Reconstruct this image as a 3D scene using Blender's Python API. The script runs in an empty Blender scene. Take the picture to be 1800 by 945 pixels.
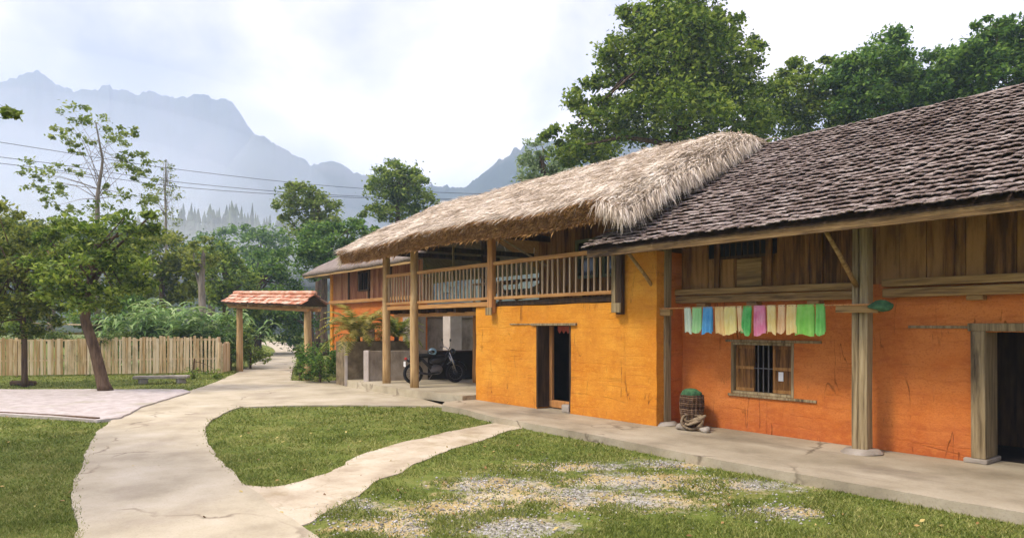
import bpy, math, random
import numpy as np
from mathutils import Vector, Matrix, noise as mnoise

random.seed(7)
rng = np.random.default_rng(11)
S = bpy.context.scene
C = S.collection
R_ = math.radians

# ------------------------------------------------------------------ camera
FPX, EYE, HORY = 1200.0, 1.7, 572.0            # focal length in photo pixels, eye height, horizon row
TH = math.atan(948 / FPX)
FW = Vector((-math.cos(TH), math.sin(TH), 0)); RT = Vector((math.sin(TH), math.cos(TH), 0))
cam_d = bpy.data.cameras.new('camera'); cam = bpy.data.objects.new('camera', cam_d); C.objects.link(cam)
cam.location = (0, 0, EYE)
cam.rotation_euler = (R_(90), 0, math.atan2(-FW.x, FW.y))
cam_d.sensor_width = 36; cam_d.lens = 24; cam_d.shift_y = (HORY - 472.5) / 1800
cam_d.clip_start = 0.05; cam_d.clip_end = 6000
S.camera = cam

# ------------------------------------------------------------------ sky, sun, exposure
SUN_EL, SUN_AZ = R_(52), R_(194)               # azimuth of the direction TOWARDS the sun, clockwise from +Y
W = bpy.data.worlds.new('World'); S.world = W; W.use_nodes = True
wn, wl = W.node_tree.nodes, W.node_tree.links
wn.clear()
wo = wn.new('ShaderNodeOutputWorld'); bg = wn.new('ShaderNodeBackground'); wl.new(bg.outputs[0], wo.inputs[0])
bg.inputs['Strength'].default_value = 0.1
sky = wn.new('ShaderNodeTexSky'); sky.sky_type = 'NISHITA'; sky.sun_disc = False
sky.sun_elevation = SUN_EL; sky.sun_rotation = SUN_AZ; sky.air_density = 1.2; sky.dust_density = 2.0
tc = wn.new('ShaderNodeTexCoord')
sp = wn.new('ShaderNodeSeparateXYZ'); wl.new(tc.outputs['Generated'], sp.inputs[0])
mp = wn.new('ShaderNodeMapping'); mp.inputs['Scale'].default_value = (1.0, 1.0, 1.9); mp.inputs['Location'].default_value = (0.35, 0.1, 0.0)
wl.new(tc.outputs['Generated'], mp.inputs[0])
n1 = wn.new('ShaderNodeTexNoise'); n1.inputs['Scale'].default_value = 2.1; n1.inputs['Detail'].default_value = 6; n1.inputs['Roughness'].default_value = .52; n1.inputs['Distortion'].default_value = .35
wl.new(mp.outputs[0], n1.inputs[0])
cr = wn.new('ShaderNodeValToRGB')
cr.color_ramp.elements[0].position = .40; cr.color_ramp.elements[0].color = (4.3, 4.1, 5.4, 1)
cr.color_ramp.elements[1].position = .60; cr.color_ramp.elements[1].color = (12.4, 10.6, 10.9, 1)
e_ = cr.color_ramp.elements.new(.50); e_.color = (7.6, 6.8, 7.6, 1)
wl.new(n1.outputs['Fac'], cr.inputs[0])
# an overcast sky is up to three times brighter overhead than at the horizon
mz = wn.new('ShaderNodeMapRange'); mz.inputs['From Min'].default_value = .42; mz.inputs['From Max'].default_value = 1; mz.inputs['To Min'].default_value = 1; mz.inputs['To Max'].default_value = 2.3
wl.new(sp.outputs['Z'], mz.inputs['Value'])
vm = wn.new('ShaderNodeVectorMath'); vm.operation = 'SCALE'; wl.new(cr.outputs[0], vm.inputs[0]); wl.new(mz.outputs[0], vm.inputs['Scale'])
mx = wn.new('ShaderNodeMix'); mx.data_type = 'RGBA'; mx.inputs['Factor'].default_value = .93
wl.new(sky.outputs[0], mx.inputs['A']); wl.new(vm.outputs[0], mx.inputs['B']); wl.new(mx.outputs['Result'], bg.inputs['Color'])

sd = bpy.data.lights.new('sun', 'SUN'); sd.energy = 2.4; sd.angle = R_(10); sd.color = (1, .89, .73)
so = bpy.data.objects.new('sun', sd); C.objects.link(so)
sdir = Vector((math.sin(SUN_AZ) * math.cos(SUN_EL), math.cos(SUN_AZ) * math.cos(SUN_EL), math.sin(SUN_EL)))
so.rotation_euler = sdir.to_track_quat('Z', 'Y').to_euler(); so.location = (0, -20, 40)
S.view_settings.view_transform = 'Standard'; S.view_settings.look = 'None'
S.view_settings.exposure = 0.8; S.view_settings.gamma = 1.0
try: S.view_settings.use_curve_mapping = False
except Exception: pass
S.render.engine = 'CYCLES'
S.cycles.use_denoising = True
S.cycles.max_bounces = 6; S.cycles.diffuse_bounces = 3; S.cycles.transparent_max_bounces = 6; S.cycles.volume_bounces = 3

# ------------------------------------------------------------------ helpers
def gnd(x, y, z=0.0):
    d = (EYE - z) * FPX / (y - HORY); a = (x - 900) / FPX * d
    p = FW * d + RT * a
    return (p.x, p.y)
def at(x, y, d):
    p = FW * d + RT * ((x - 900) / FPX * d)
    return Vector((p.x, p.y, EYE - (y - HORY) / FPX * d))
def tag(o, label=None, cat=None, group=None, kind=None):
    if label: o['label'] = label
    if cat: o['category'] = cat
    if group: o['group'] = group
    if kind: o['kind'] = kind
    return o
def empty(name, loc=(0, 0, 0), label=None, cat=None, group=None):
    o = bpy.data.objects.new(name, None); C.objects.link(o); o.location = loc; o.empty_display_size = .2
    return tag(o, label, cat, group)
def wloc(p):
    v = Vector((0, 0, 0))
    while p is not None: v += Vector(p.location); p = p.parent
    return v
def np_mesh(name, V, F, mat, parent=None, smooth=False, vcol=None):
    """V (n,3) array in world space, F (m,k) array of equal-length faces"""
    V = np.asarray(V, dtype=np.float32)
    if parent is not None: V = V - np.array(wloc(parent), dtype=np.float32)
    me = bpy.data.meshes.new(name)
    F = np.asarray(F, dtype=np.int32); k = F.shape[1]
    me.vertices.add(len(V)); me.vertices.foreach_set('co', V.ravel())
    me.loops.add(F.size); me.loops.foreach_set('vertex_index', F.ravel())
    me.polygons.add(len(F)); me.polygons.foreach_set('loop_start', np.arange(0, F.size, k, dtype=np.int32))
    me.update(calc_edges=True); me.validate()
    if smooth: me.polygons.foreach_set('use_smooth', np.ones(len(me.polygons), dtype=bool))
    if mat: me.materials.append(mat)
    o = bpy.data.objects.new(name, me); C.objects.link(o)
    if parent is not None: o.parent = parent
    return o
class MB:
    def __init__(s): s.v, s.f = [], []
    def add(s, vs, fs):
        n = len(s.v); s.v += [tuple(v) for v in vs]; s.f += [tuple(i + n for i in f) for f in fs]; return s
    def box(s, x0, x1, y0, y1, z0, z1):
        return s.add([(x0, y0, z0), (x1, y0, z0), (x1, y1, z0), (x0, y1, z0), (x0, y0, z1), (x1, y0, z1), (x1, y1, z1), (x0, y1, z1)],
                     [(0, 3, 2, 1), (4, 5, 6, 7), (0, 1, 5, 4), (1, 2, 6, 5), (2, 3, 7, 6), (3, 0, 4, 7)])
    def bar(s, a, b, w, h, up=(0, 0, 1)):
        """rectangular bar from a to b, w across, h along 'up'"""
        a, b = Vector(a), Vector(b); d = (b - a).normalized(); up = Vector(up)
        if abs(d.dot(up)) > .98: up = Vector((0, 1, 0))
        r = d.cross(up).normalized(); u = r.cross(d).normalized()
        vs = []
        for p in (a, b):
            for sx, su in ((-1, -1), (1, -1), (1, 1), (-1, 1)): vs.append(p + r * (sx * w / 2) + u * (su * h / 2))
        return s.add(vs, [(0, 1, 2, 3), (7, 6, 5, 4), (0, 4, 5, 1), (1, 5, 6, 2), (2, 6, 7, 3), (3, 7, 4, 0)])
    def tube(s, pts, rad, n=8, cap=True):
        pts = [Vector(p) for p in pts]; m = len(pts)
        rad = [rad] * m if isinstance(rad, (int, float)) else rad
        vs, fs = [], []; ref = None
        for i, p in enumerate(pts):
            d = (pts[min(i + 1, m - 1)] - pts[max(i - 1, 0)]).normalized()
            if ref is None: ref = Vector((1, 0, 0)) if abs(d.x) < .8 else Vector((0, 1, 0))
            r = (ref - d * ref.dot(d)).normalized(); ref = r; u = d.cross(r)
            for k in range(n):
                t = 2 * math.pi * k / n; vs.append(p + (r * math.cos(t) + u * math.sin(t)) * rad[i])
        for i in range(m - 1):
            for k in range(n):
                fs.append((i * n + k, i * n + (k + 1) % n, (i + 1) * n + (k + 1) % n, (i + 1) * n + k))
        if cap: fs += [tuple(range(n))[::-1], tuple(range((m - 1) * n, m * n))]
        return s.add(vs, fs)
    def lathe(s, prof, c, n=20, axis='z'):
        vs, fs = [], []
        for r, h in prof:
            for k in range(n):
                t = 2 * math.pi * k / n
                q = (r * math.cos(t), r * math.sin(t), h)
                if axis == 'y': q = (q[0], q[2], q[1])
                vs.append((c[0] + q[0], c[1] + q[1], c[2] + q[2]))
        for i in range(len(prof) - 1):
            for k in range(n): fs.append((i * n + k, i * n + (k + 1) % n, (i + 1) * n + (k + 1) % n, (i + 1) * n + k))
        return s.add(vs, fs)
    def ell(s, c, r, nu=14, nv=9, rot=None):
        vs, fs = [], []
        for j in range(nv + 1):
            ph = math.pi * j / nv
            for k in range(nu):
                t = 2 * math.pi * k / nu
                q = Vector((r[0] * math.sin(ph) * math.cos(t), r[1] * math.sin(ph) * math.sin(t), r[2] * math.cos(ph)))
                if rot: q = rot @ q
                vs.append(Vector(c) + q)
        for j in range(nv):
            for k in range(nu): fs.append((j * nu + k, (j + 1) * nu + k, (j + 1) * nu + (k + 1) % nu, j * nu + (k + 1) % nu))
        return s.add(vs, fs)
    def prism(s, poly, z0, z1):
        n = len(poly)
        vs = [(p[0], p[1], z0) for p in poly] + [(p[0], p[1], z1) for p in poly]
        return s.add(vs, [tuple(range(n))[::-1], tuple(range(n, 2 * n))] + [(i, (i + 1) % n, n + (i + 1) % n, n + i) for i in range(n)])
    def jitter(s, a, f=3.0):
        out = []
        for v in s.v:
            q = mnoise.noise_vector(Vector(v) * f) * a; out.append((v[0] + q.x, v[1] + q.y, v[2] + q.z))
        s.v = out; return s
    def build(s, name, mat, parent=None, smooth=False, bevel=0):
        o0 = wloc(parent) if parent is not None else Vector((0, 0, 0))
        me = bpy.data.meshes.new(name); me.from_pydata([(v[0] - o0.x, v[1] - o0.y, v[2] - o0.z) for v in s.v], [], s.f); me.update()
        if smooth:
            for p in me.polygons: p.use_smooth = True
        if mat: me.materials.append(mat)
        o = bpy.data.objects.new(name, me); C.objects.link(o)
        if parent is not None: o.parent = parent
        if bevel:
            b = o.modifiers.new('bevel', 'BEVEL'); b.width = bevel; b.segments = 2; b.limit_method = 'ANGLE'
        return o
def copy_tree(o, parent=None):
    c = o.copy(); C.objects.link(c)
    if parent is not None: c.parent = parent
    for ch in [q for q in C.objects if q.parent == o]: copy_tree(ch, c)
    return c

# ------------------------------------------------------------------ materials
def nmat(name, cols, scale=4, rough=.85, stretch=(1, 1, 1), island=0.0, bump=.15, bscale=30, detail=6, spec=.25,
         stain=None, stain_scale=1.2, stain_pos=(.55, .75), stain_stretch=(1, 1, 1), hue=0.0, transl=0.0, metallic=0.0, bdist=.02):
    m = bpy.data.materials.new(name); m.use_nodes = True
    n, l = m.node_tree.nodes, m.node_tree.links
    b = n['Principled BSDF']; b.inputs['Roughness'].default_value = rough
    b.inputs['Specular IOR Level'].default_value = spec; b.inputs['Metallic'].default_value = metallic
    t = n.new('ShaderNodeTexCoord'); mp = n.new('ShaderNodeMapping'); mp.inputs['Scale'].default_value = stretch
    l.new(t.outputs['Object'], mp.inputs[0])
    nz = n.new('ShaderNodeTexNoise'); nz.inputs['Scale'].default_value = scale; nz.inputs['Detail'].default_value = detail; nz.inputs['Roughness'].default_value = .6
    l.new(mp.outputs[0], nz.inputs[0])
    r = n.new('ShaderNodeValToRGB'); k = len(cols)
    lo, hi = .3, .7
    for i, c in enumerate(cols):
        p = lo + (hi - lo) * i / max(1, k - 1)
        if i < 2: e = r.color_ramp.elements[i]; e.position = p
        else: e = r.color_ramp.elements.new(p)
        e.color = (*c, 1)
    fac = nz.outputs['Fac']
    if island:
        g = n.new('ShaderNodeNewGeometry'); mm = n.new('ShaderNodeMapRange'); mm.inputs['To Min'].default_value = -island; mm.inputs['To Max'].default_value = island
        l.new(g.outputs['Random Per Island'], mm.inputs['Value'])
        ad = n.new('ShaderNodeMath'); ad.operation = 'ADD'; l.new(fac, ad.inputs[0]); l.new(mm.outputs[0], ad.inputs[1]); fac = ad.outputs[0]
    l.new(fac, r.inputs[0]); col = r.outputs[0]
    if stain:
        mp2 = n.new('ShaderNodeMapping'); mp2.inputs['Scale'].default_value = stain_stretch; l.new(t.outputs['Object'], mp2.inputs[0])
        n2 = n.new('ShaderNodeTexNoise'); n2.inputs['Scale'].default_value = stain_scale; n2.inputs['Detail'].default_value = 8; n2.inputs['Roughness'].default_value = .65
        l.new(mp2.outputs[0], n2.inputs[0])
        m2 = n.new('ShaderNodeMapRange'); m2.inputs['From Min'].default_value = stain_pos[0]; m2.inputs['From Max'].default_value = stain_pos[1]; l.new(n2.outputs['Fac'], m2.inputs['Value'])
        x = n.new('ShaderNodeMix'); x.data_type = 'RGBA'; l.new(m2.outputs[0], x.inputs['Factor']); l.new(col, x.inputs['A']); x.inputs['B'].default_value = (*stain, 1); col = x.outputs['Result']
    l.new(col, b.inputs['Base Color'])
    if bump:
        nb = n.new('ShaderNodeTexNoise'); nb.inputs['Scale'].default_value = bscale; nb.inputs['Detail'].default_value = 5; l.new(mp.outputs[0], nb.inputs[0])
        bp = n.new('ShaderNodeBump'); bp.inputs['Strength'].default_value = bump; bp.inputs['Distance'].default_value = bdist
        l.new(nb.outputs['Fac'], bp.inputs['Height']); l.new(bp.outputs[0], b.inputs['Normal'])
    if transl:
        tr = n.new('ShaderNodeBsdfTranslucent'); l.new(col, tr.inputs['Color']); ms = n.new('ShaderNodeMixShader'); ms.inputs[0].default_value = transl
        l.new(b.outputs[0], ms.inputs[1]); l.new(tr.outputs[0], ms.inputs[2]); l.new(ms.outputs[0], n['Material Output'].inputs['Surface'])
    m['col_socket'] = 0
    return m

def mud_mat(name, base, dark, red, light):
    """rammed earth under lime wash: courses, cracks, blotches, redder splash band of bare earth"""
    m = bpy.data.materials.new(name); m.use_nodes = True
    n, l = m.node_tree.nodes, m.node_tree.links; b = n['Principled BSDF']; b.inputs['Roughness'].default_value = .92; b.inputs['Specular IOR Level'].default_value = .15
    t = n.new('ShaderNodeTexCoord'); P = t.outputs['Object']
    def noise(scale, stretch=(1, 1, 1), detail=6, dist=0, ro=.6):
        mp = n.new('ShaderNodeMapping'); mp.inputs['Scale'].default_value = stretch; l.new(P, mp.inputs[0])
        q = n.new('ShaderNodeTexNoise'); q.inputs['Scale'].default_value = scale; q.inputs['Detail'].default_value = detail; q.inputs['Distortion'].default_value = dist; q.inputs['Roughness'].default_value = ro
        l.new(mp.outputs[0], q.inputs[0]); return q.outputs['Fac']
    def rng_(f, a, c, lo=0, hi=1):
        q = n.new('ShaderNodeMapRange'); q.inputs['From Min'].default_value = a; q.inputs['From Max'].default_value = c; q.inputs['To Min'].default_value = lo; q.inputs['To Max'].default_value = hi
        l.new(f, q.inputs['Value']); return q.outputs[0]
    def math_(op, a, c):
        q = n.new('ShaderNodeMath'); q.operation = op
        for i, v in ((0, a), (1, c)):
            if isinstance(v, (int, float)): q.inputs[i].default_value = v
            else: l.new(v, q.inputs[i])
        return q.outputs[0]
    def mix(f, a, c):
        q = n.new('ShaderNodeMix'); q.data_type = 'RGBA'
        l.new(f, q.inputs['Factor'])
        for s_, v in (('A', a), ('B', c)):
            if isinstance(v, tuple): q.inputs[s_].default_value = (*v, 1)
            else: l.new(v, q.inputs[s_])
        return q.outputs['Result']
    col = mix(rng_(noise(1.1, (1, 1, 1.3), 8, .3, .65), .38, .62), base, light)
    col = mix(rng_(noise(.55, (1, 1, .8), 7, .5, .65), .5, .66, 0, .6), col, dark)
    col = mix(rng_(noise(2.2, (1, 1, 3.2), 9, .4), .5, .78, 0, .85), col, dark)
    streak = noise(1.0, (.9, .9, 11), 7, .25, .7)                    # layered courses of the rammed earth
    col = mix(rng_(streak, .55, .75, 0, .35), col, dark)
    sx = n.new('ShaderNodeSeparateXYZ'); l.new(P, sx.inputs[0])
    zb = math_('ADD', sx.outputs['Z'], math_('MULTIPLY', noise(1.6, (1, 1, .5), 5), -.9))
    col = mix(rng_(zb, .0, -.5, 0, .7), col, red)
    col = mix(rng_(noise(38, (1, 1, 1.3), 4, 0, .7), .5, .7, 0, .75), col, dark)
    col = mix(rng_(noise(11, (1, 1, 1.6), 8, 0, .75), .5, .68, 0, .7), col, light)                 # worn red earth along the foot
    wv = n.new('ShaderNodeTexWave'); wv.wave_type = 'BANDS'; wv.bands_direction = 'Z'; wv.inputs['Scale'].default_value = 1.9; wv.inputs['Distortion'].default_value = 2.2; wv.inputs['Detail'].default_value = 5; wv.inputs['Detail Scale'].default_value = 1.6; wv.inputs['Detail Roughness'].default_value = .65
    l.new(P, wv.inputs[0]); course = math_('MULTIPLY', rng_(wv.outputs['Fac'], .07, .0, 0, 1), rng_(noise(2.6), .42, .6))
    col = mix(math_('MULTIPLY', course, .25), col, dark)
    col = mix(rng_(noise(.7, (1, 1, .45), 8, .6, .7), .55, .72, 0, .5), col, dark)                    # damp runs
    # cracks: thin lines where a stretched noise crosses a level
    def crack(scale, stretch, wd, dist, mask_scale):
        c = noise(scale, stretch, 3, dist, .5)
        d = math_('ABSOLUTE', math_('SUBTRACT', c, .5), 0)
        line = rng_(d, 0, wd, 1, 0)
        return math_('MULTIPLY', line, rng_(noise(mask_scale), .5, .6))
    cv = crack(1.7, (1.5, 1.5, .24), .007, 1.0, 1.5)
    ch = crack(1.2, (.16, .16, 2.2), .010, .5, 1.7)
    cc = math_('MAXIMUM', cv, math_('MULTIPLY', ch, .35))
    col = mix(math_('MULTIPLY', cc, .8), col, (.10, .034, .01))
    l.new(col, b.inputs['Base Color'])
    h = math_('SUBTRACT', math_('ADD', math_('MULTIPLY', noise(30, (1, 1, 1.3), 10, 0, .75), .9), math_('MULTIPLY', streak, .35)), math_('ADD', math_('MULTIPLY', cc, 1.2), math_('MULTIPLY', course, .25)))
    bp = n.new('ShaderNodeBump'); bp.inputs['Strength'].default_value = .6; bp.inputs['Distance'].default_value = .025
    l.new(h, bp.inputs['Height']); l.new(bp.outputs[0], b.inputs['Normal'])
    return m

M = {}
M['mud_yellow'] = mud_mat('yellow_mud', (.68, .265, .022), (.52, .165, .016), (.52, .175, .024), (.78, .37, .05))
M['mud_orange'] = mud_mat('orange_mud', (.57, .165, .032), (.41, .10, .022), (.45, .11, .032), (.65, .225, .055))
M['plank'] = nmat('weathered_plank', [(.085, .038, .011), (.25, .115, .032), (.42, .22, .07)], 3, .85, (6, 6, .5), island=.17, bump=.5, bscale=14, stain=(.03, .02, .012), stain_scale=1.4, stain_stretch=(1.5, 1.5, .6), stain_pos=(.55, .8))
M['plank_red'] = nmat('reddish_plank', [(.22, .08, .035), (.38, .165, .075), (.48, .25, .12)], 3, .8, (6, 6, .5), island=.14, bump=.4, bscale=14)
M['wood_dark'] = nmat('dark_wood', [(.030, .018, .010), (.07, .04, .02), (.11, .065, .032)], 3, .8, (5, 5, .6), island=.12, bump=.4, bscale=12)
M['wood_post'] = nmat('grey_post_wood', [(.14, .10, .05), (.31, .235, .125), (.45, .36, .21)], 3, .85, (9, 9, .45), island=.08, bump=.7, bscale=14, stain=(.07, .05, .028), stain_scale=2, stain_stretch=(4, 4, .5), stain_pos=(.56, .72))
M['wood_beam'] = nmat('grey_beam_wood', [(.17, .10, .04), (.36, .225, .085), (.50, .34, .15)], 3, .85, (.5, 9, 9), island=.12, bump=.6, bscale=14, stain=(.05, .035, .018), stain_scale=1.6, stain_stretch=(.6, 4, 4), stain_pos=(.55, .75))
def add_cracks(m, scale, width, dark, amount=.8, z=0):
    n, l = m.node_tree.nodes, m.node_tree.links; b = n['Principled BSDF']; src = b.inputs['Base Color'].links[0].from_socket
    t = n.new('ShaderNodeTexCoord'); q = n.new('ShaderNodeTexNoise'); q.inputs['Scale'].default_value = 1.7; q.inputs['Detail'].default_value = 6; l.new(t.outputs['Object'], q.inputs[0])
    ad = n.new('ShaderNodeMix'); ad.data_type = 'RGBA'; ad.blend_type = 'LINEAR_LIGHT'; ad.inputs['Factor'].default_value = .45; l.new(t.outputs['Object'], ad.inputs['A']); l.new(q.outputs['Color'], ad.inputs['B'])
    v = n.new('ShaderNodeTexVoronoi'); v.feature = 'DISTANCE_TO_EDGE'; v.inputs['Scale'].default_value = scale; l.new(ad.outputs['Result'], v.inputs['Vector'])
    r = n.new('ShaderNodeMapRange'); r.inputs['From Min'].default_value = width; r.inputs['From Max'].default_value = 0; r.inputs['To Max'].default_value = amount; l.new(v.outputs['Distance'], r.inputs['Value'])
    k = n.new('ShaderNodeTexNoise'); k.inputs['Scale'].default_value = .9; k.inputs['Detail'].default_value = 3; l.new(t.outputs['Object'], k.inputs[0]); k2 = n.new('ShaderNodeMapRange'); k2.inputs['From Min'].default_value = .46; k2.inputs['From Max'].default_value = .58; l.new(k.outputs['Fac'], k2.inputs['Value'])
    mu = n.new('ShaderNodeMath'); mu.operation = 'MULTIPLY'; l.new(r.outputs[0], mu.inputs[0]); l.new(k2.outputs[0], mu.inputs[1])
    g_ = n.new('ShaderNodeTexNoise'); g_.inputs['Scale'].default_value = 34; g_.inputs['Detail'].default_value = 5; g_.inputs['Roughness'].default_value = .8; l.new(t.outputs['Object'], g_.inputs[0])
    gr_ = n.new('ShaderNodeMapRange'); gr_.inputs['From Min'].default_value = .52; gr_.inputs['From Max'].default_value = .75; gr_.inputs['To Max'].default_value = .4; l.new(g_.outputs['Fac'], gr_.inputs['Value'])
    x0 = n.new('ShaderNodeMix'); x0.data_type = 'RGBA'; l.new(gr_.outputs[0], x0.inputs['Factor']); l.new(src, x0.inputs['A']); x0.inputs['B'].default_value = (*dark, 1)
    x = n.new('ShaderNodeMix'); x.data_type = 'RGBA'; l.new(mu.outputs[0], x.inputs['Factor']); l.new(x0.outputs['Result'], x.inputs['A']); x.inputs['B'].default_value = (*dark, 1); l.new(x.outputs['Result'], b.inputs['Base Color'])
M['shade_dark'] = nmat('near_black_shade', [(.010, .008, .006), (.022, .017, .012)], 4, .9, bump=.3)  # near black, stands in for shade inside the rooms and behind the bike
M['wood_eave'] = nmat('weathered_eave_wood', [(.07, .042, .018), (.18, .11, .045), (.30, .20, .09)], 3, .9, (.5, 9, 9), island=.1, bump=.7, bscale=14, stain=(.035, .022, .012), stain_scale=1.2, stain_stretch=(.8, 4, 4), stain_pos=(.5, .68))
M['wood_warm'] = nmat('warm_varnished_wood', [(.34, .15, .045), (.50, .24, .08), (.60, .32, .12)], 3, .6, (9, 9, .5), island=.14, bump=.3, bscale=14, stain=(.30, .17, .08), stain_scale=1.8, stain_stretch=(3, 3, .6))
M['wood_rail'] = nmat('warm_rail_wood', [(.36, .17, .055), (.52, .27, .09), (.60, .34, .14)], 3, .6, (.6, 9, 9), island=.12, bump=.3, bscale=14)
M['wood_pale'] = nmat('pale_turned_wood', [(.36, .24, .14), (.52, .38, .25), (.62, .48, .34)], 3, .7, (6, 6, .5), island=.15, bump=.2)
M['wood_log'] = nmat('peeled_log', [(.34, .20, .08), (.50, .33, .15), (.60, .43, .22)], 3, .75, (6, 6, .5), bump=.4, bscale=12, stain=(.28, .15, .06), stain_scale=2.2, stain_stretch=(3, 3, .8))
M['picket'] = nmat('pale_picket', [(.46, .29, .12), (.68, .51, .29), (.76, .62, .41)], 3, .85, (6, 6, .4), island=.22, bump=.4, bscale=14, stain=(.26, .22, .10), stain_scale=2.0, stain_stretch=(1, 1, .7), stain_pos=(.52, .8))
M['tile'] = nmat('grey_clay_tile', [(.105, .072, .055), (.22, .172, .145), (.40, .345, .305)], 5, .85, island=.085, bump=.4, bscale=40, stain=(.075, .05, .04), stain_scale=1.1, stain_pos=(.5, .78))
M['tile_red'] = nmat('red_clay_tile', [(.42, .16, .085), (.58, .30, .19), (.72, .50, .38)], 5, .8, island=.2, bump=.3, bscale=30)
M['thatch'] = nmat('dry_palm_thatch', [(.36, .29, .21), (.70, .60, .47), (.86, .79, .67)], 1.6, .9, island=.15, bump=0, transl=.12)
M['thatch_base'] = nmat('thatch_underlayer', [(.18, .09, .03), (.34, .18, .06), (.46, .27, .10)], 6, .95, (6, 1, 1), bump=.9, bscale=20)
M['grey_roof'] = nmat('grey_leaf_roof', [(.12, .095, .075), (.21, .17, .14), (.30, .255, .22)], 4, .9, (6, 1, 1), island=.15, bump=.5, bscale=20)
M['concrete'] = nmat('pale_concrete', [(.32, .275, .185), (.445, .39, .27), (.53, .475, .35)], 1.1, .9, island=0, bump=.25, bscale=22, detail=9, stain=(.31, .26, .19), stain_scale=.6, stain_pos=(.53, .78))
M['concrete_old'] = nmat('worn_concrete', [(.225, .19, .125), (.365, .315, .22), (.47, .415, .305)], .9, .9, bump=.3, bscale=18, detail=9, stain=(.17, .135, .095), stain_scale=.7, stain_pos=(.52, .74), stain_stretch=(.6, 1.4, 1))
M['dirt'] = nmat('pale_trodden_earth', [(.33, .265, .175), (.48, .41, .29), (.58, .52, .39)], 1.6, .95, bump=.5, bscale=24, detail=9, stain=(.28, .22, .11), stain_scale=1.3, stain_pos=(.54, .75))
M['gravel'] = nmat('pale_gravel', [(.36, .31, .27), (.46, .41, .37), (.56, .51, .47)], 5, .95, bump=.8, bscale=26, detail=10, stain=(.33, .31, .20), stain_scale=.8, stain_pos=(.55, .75))
M['wall_grey'] = nmat('grey_cement_wall', [(.22, .175, .13), (.33, .275, .21), (.42, .36, .29)], 2, .9, bump=.3, bscale=20, stain=(.12, .09, .055), stain_scale=1.4, stain_stretch=(1.5, 1.5, .5), stain_pos=(.5, .75))
M['wall_brown'] = nmat('brown_stone_wall', [(.10, .075, .045), (.19, .145, .085), (.28, .22, .14)], 4, .95, bump=.6, bscale=14)
M['white_pier'] = nmat('limewashed_pier', [(.50, .43, .37), (.60, .53, .47), (.68, .62, .56)], 3, .9, bump=.2)
M['bark'] = nmat('brown_bark', [(.05, .03, .018), (.115, .072, .042), (.18, .12, .075)], 4, .95, (3, 3, .5), bump=.9, bscale=14)
M['bark_grey'] = nmat('grey_bark', [(.13, .105, .08), (.24, .20, .155), (.34, .29, .23)], 4, .95, (3, 3, .5), bump=.6, bscale=14)
def leafm(name, a, b, c, tr=.46, isl=.26): return nmat(name, [a, b, c], .9, .6, island=isl, bump=0, transl=tr, spec=.3)
M['leaf_dark'] = leafm('dark_leaves', (.038, .070, .012), (.09, .145, .022), (.19, .25, .05))
M['leaf_mid'] = leafm('mid_green_leaves', (.06, .115, .012), (.17, .26, .028), (.34, .42, .065))
M['leaf_deep'] = leafm('deep_green_leaves', (.045, .105, .018), (.105, .22, .032), (.24, .37, .065))
M['leaf_bright'] = leafm('bright_green_leaves', (.10, .16, .02), (.20, .28, .04), (.34, .40, .09))
M['leaf_olive'] = leafm('olive_leaves', (.07, .11, .016), (.18, .23, .032), (.35, .38, .065))
M['leaf_pale'] = leafm('pale_green_leaves', (.16, .24, .09), (.28, .38, .17), (.40, .48, .27))
M['leaf_fern'] = leafm('yellowing_fern_leaves', (.13, .15, .02), (.30, .29, .05), (.50, .42, .12))
M['leaf_ginger'] = leafm('glossy_ginger_leaves', (.11, .21, .05), (.22, .36, .10), (.42, .54, .22), .3)
M['forest'] = leafm('far_conifer_needles', (.018, .034, .016), (.032, .055, .024), (.055, .08, .035), .1)
M['grassb'] = leafm('grass_blades', (.10, .14, .018), (.19, .235, .036), (.34, .34, .10), .25, .24)
M['metal_dark'] = nmat('dark_painted_metal', [(.012, .012, .014), (.02, .02, .022)], 5, .35, bump=0, spec=.5)
M['chrome'] = nmat('scuffed_chrome', [(.45, .45, .46), (.62, .62, .63)], 9, .25, bump=0, metallic=1)
M['rubber'] = nmat('black_rubber', [(.012, .012, .012), (.025, .024, .022)], 9, .8, bump=.2)
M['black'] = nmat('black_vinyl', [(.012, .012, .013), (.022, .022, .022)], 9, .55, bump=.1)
M['iron'] = nmat('rusty_iron_bar', [(.10, .09, .085), (.17, .155, .15)], 9, .6, bump=.2)
M['red'] = nmat('red_plastic', [(.35, .02, .015), (.45, .03, .02)], 9, .4, bump=0)
M['bluewhite'] = nmat('pale_blue_shell', [(.20, .45, .62), (.55, .75, .82)], 5, .3, bump=0, spec=.5)
M['plate'] = nmat('white_plate', [(.70, .70, .70), (.8, .8, .8)], 9, .5, bump=0)
M['glass'] = nmat('dim_glass', [(.02, .025, .025), (.035, .04, .04)], 3, .08, bump=0, spec=.6)
M['frame_pale'] = nmat('pale_green_window_frame', [(.15, .17, .09), (.26, .28, .16)], 4, .7, bump=.2)
M['wicker'] = nmat('dark_wicker', [(.045, .022, .012), (.11, .06, .032), (.20, .125, .075)], 10, .9, island=.25, bump=.3)
M['green_net'] = nmat('green_net_cover', [(.02, .06, .03), (.045, .12, .05), (.08, .19, .08)], 12, .8, bump=.6, bscale=60)
M['rope'] = nmat('grey_brown_rope', [(.14, .10, .06), (.28, .21, .13), (.38, .30, .20)], 14, .95, island=.2, bump=.5, bscale=60)
M['pelmet'] = nmat('faded_red_cloth', [(.40, .06, .04), (.56, .14, .09)], 6, .9, bump=.2, transl=.2)
M['wire'] = nmat('black_cable', [(.03, .03, .033), (.045, .045, .05)], 9, .7, bump=0)
M['stone'] = nmat('grey_stone', [(.20, .17, .13), (.33, .29, .24), (.44, .40, .34)], 3, .95, bump=.6, bscale=14)
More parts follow.
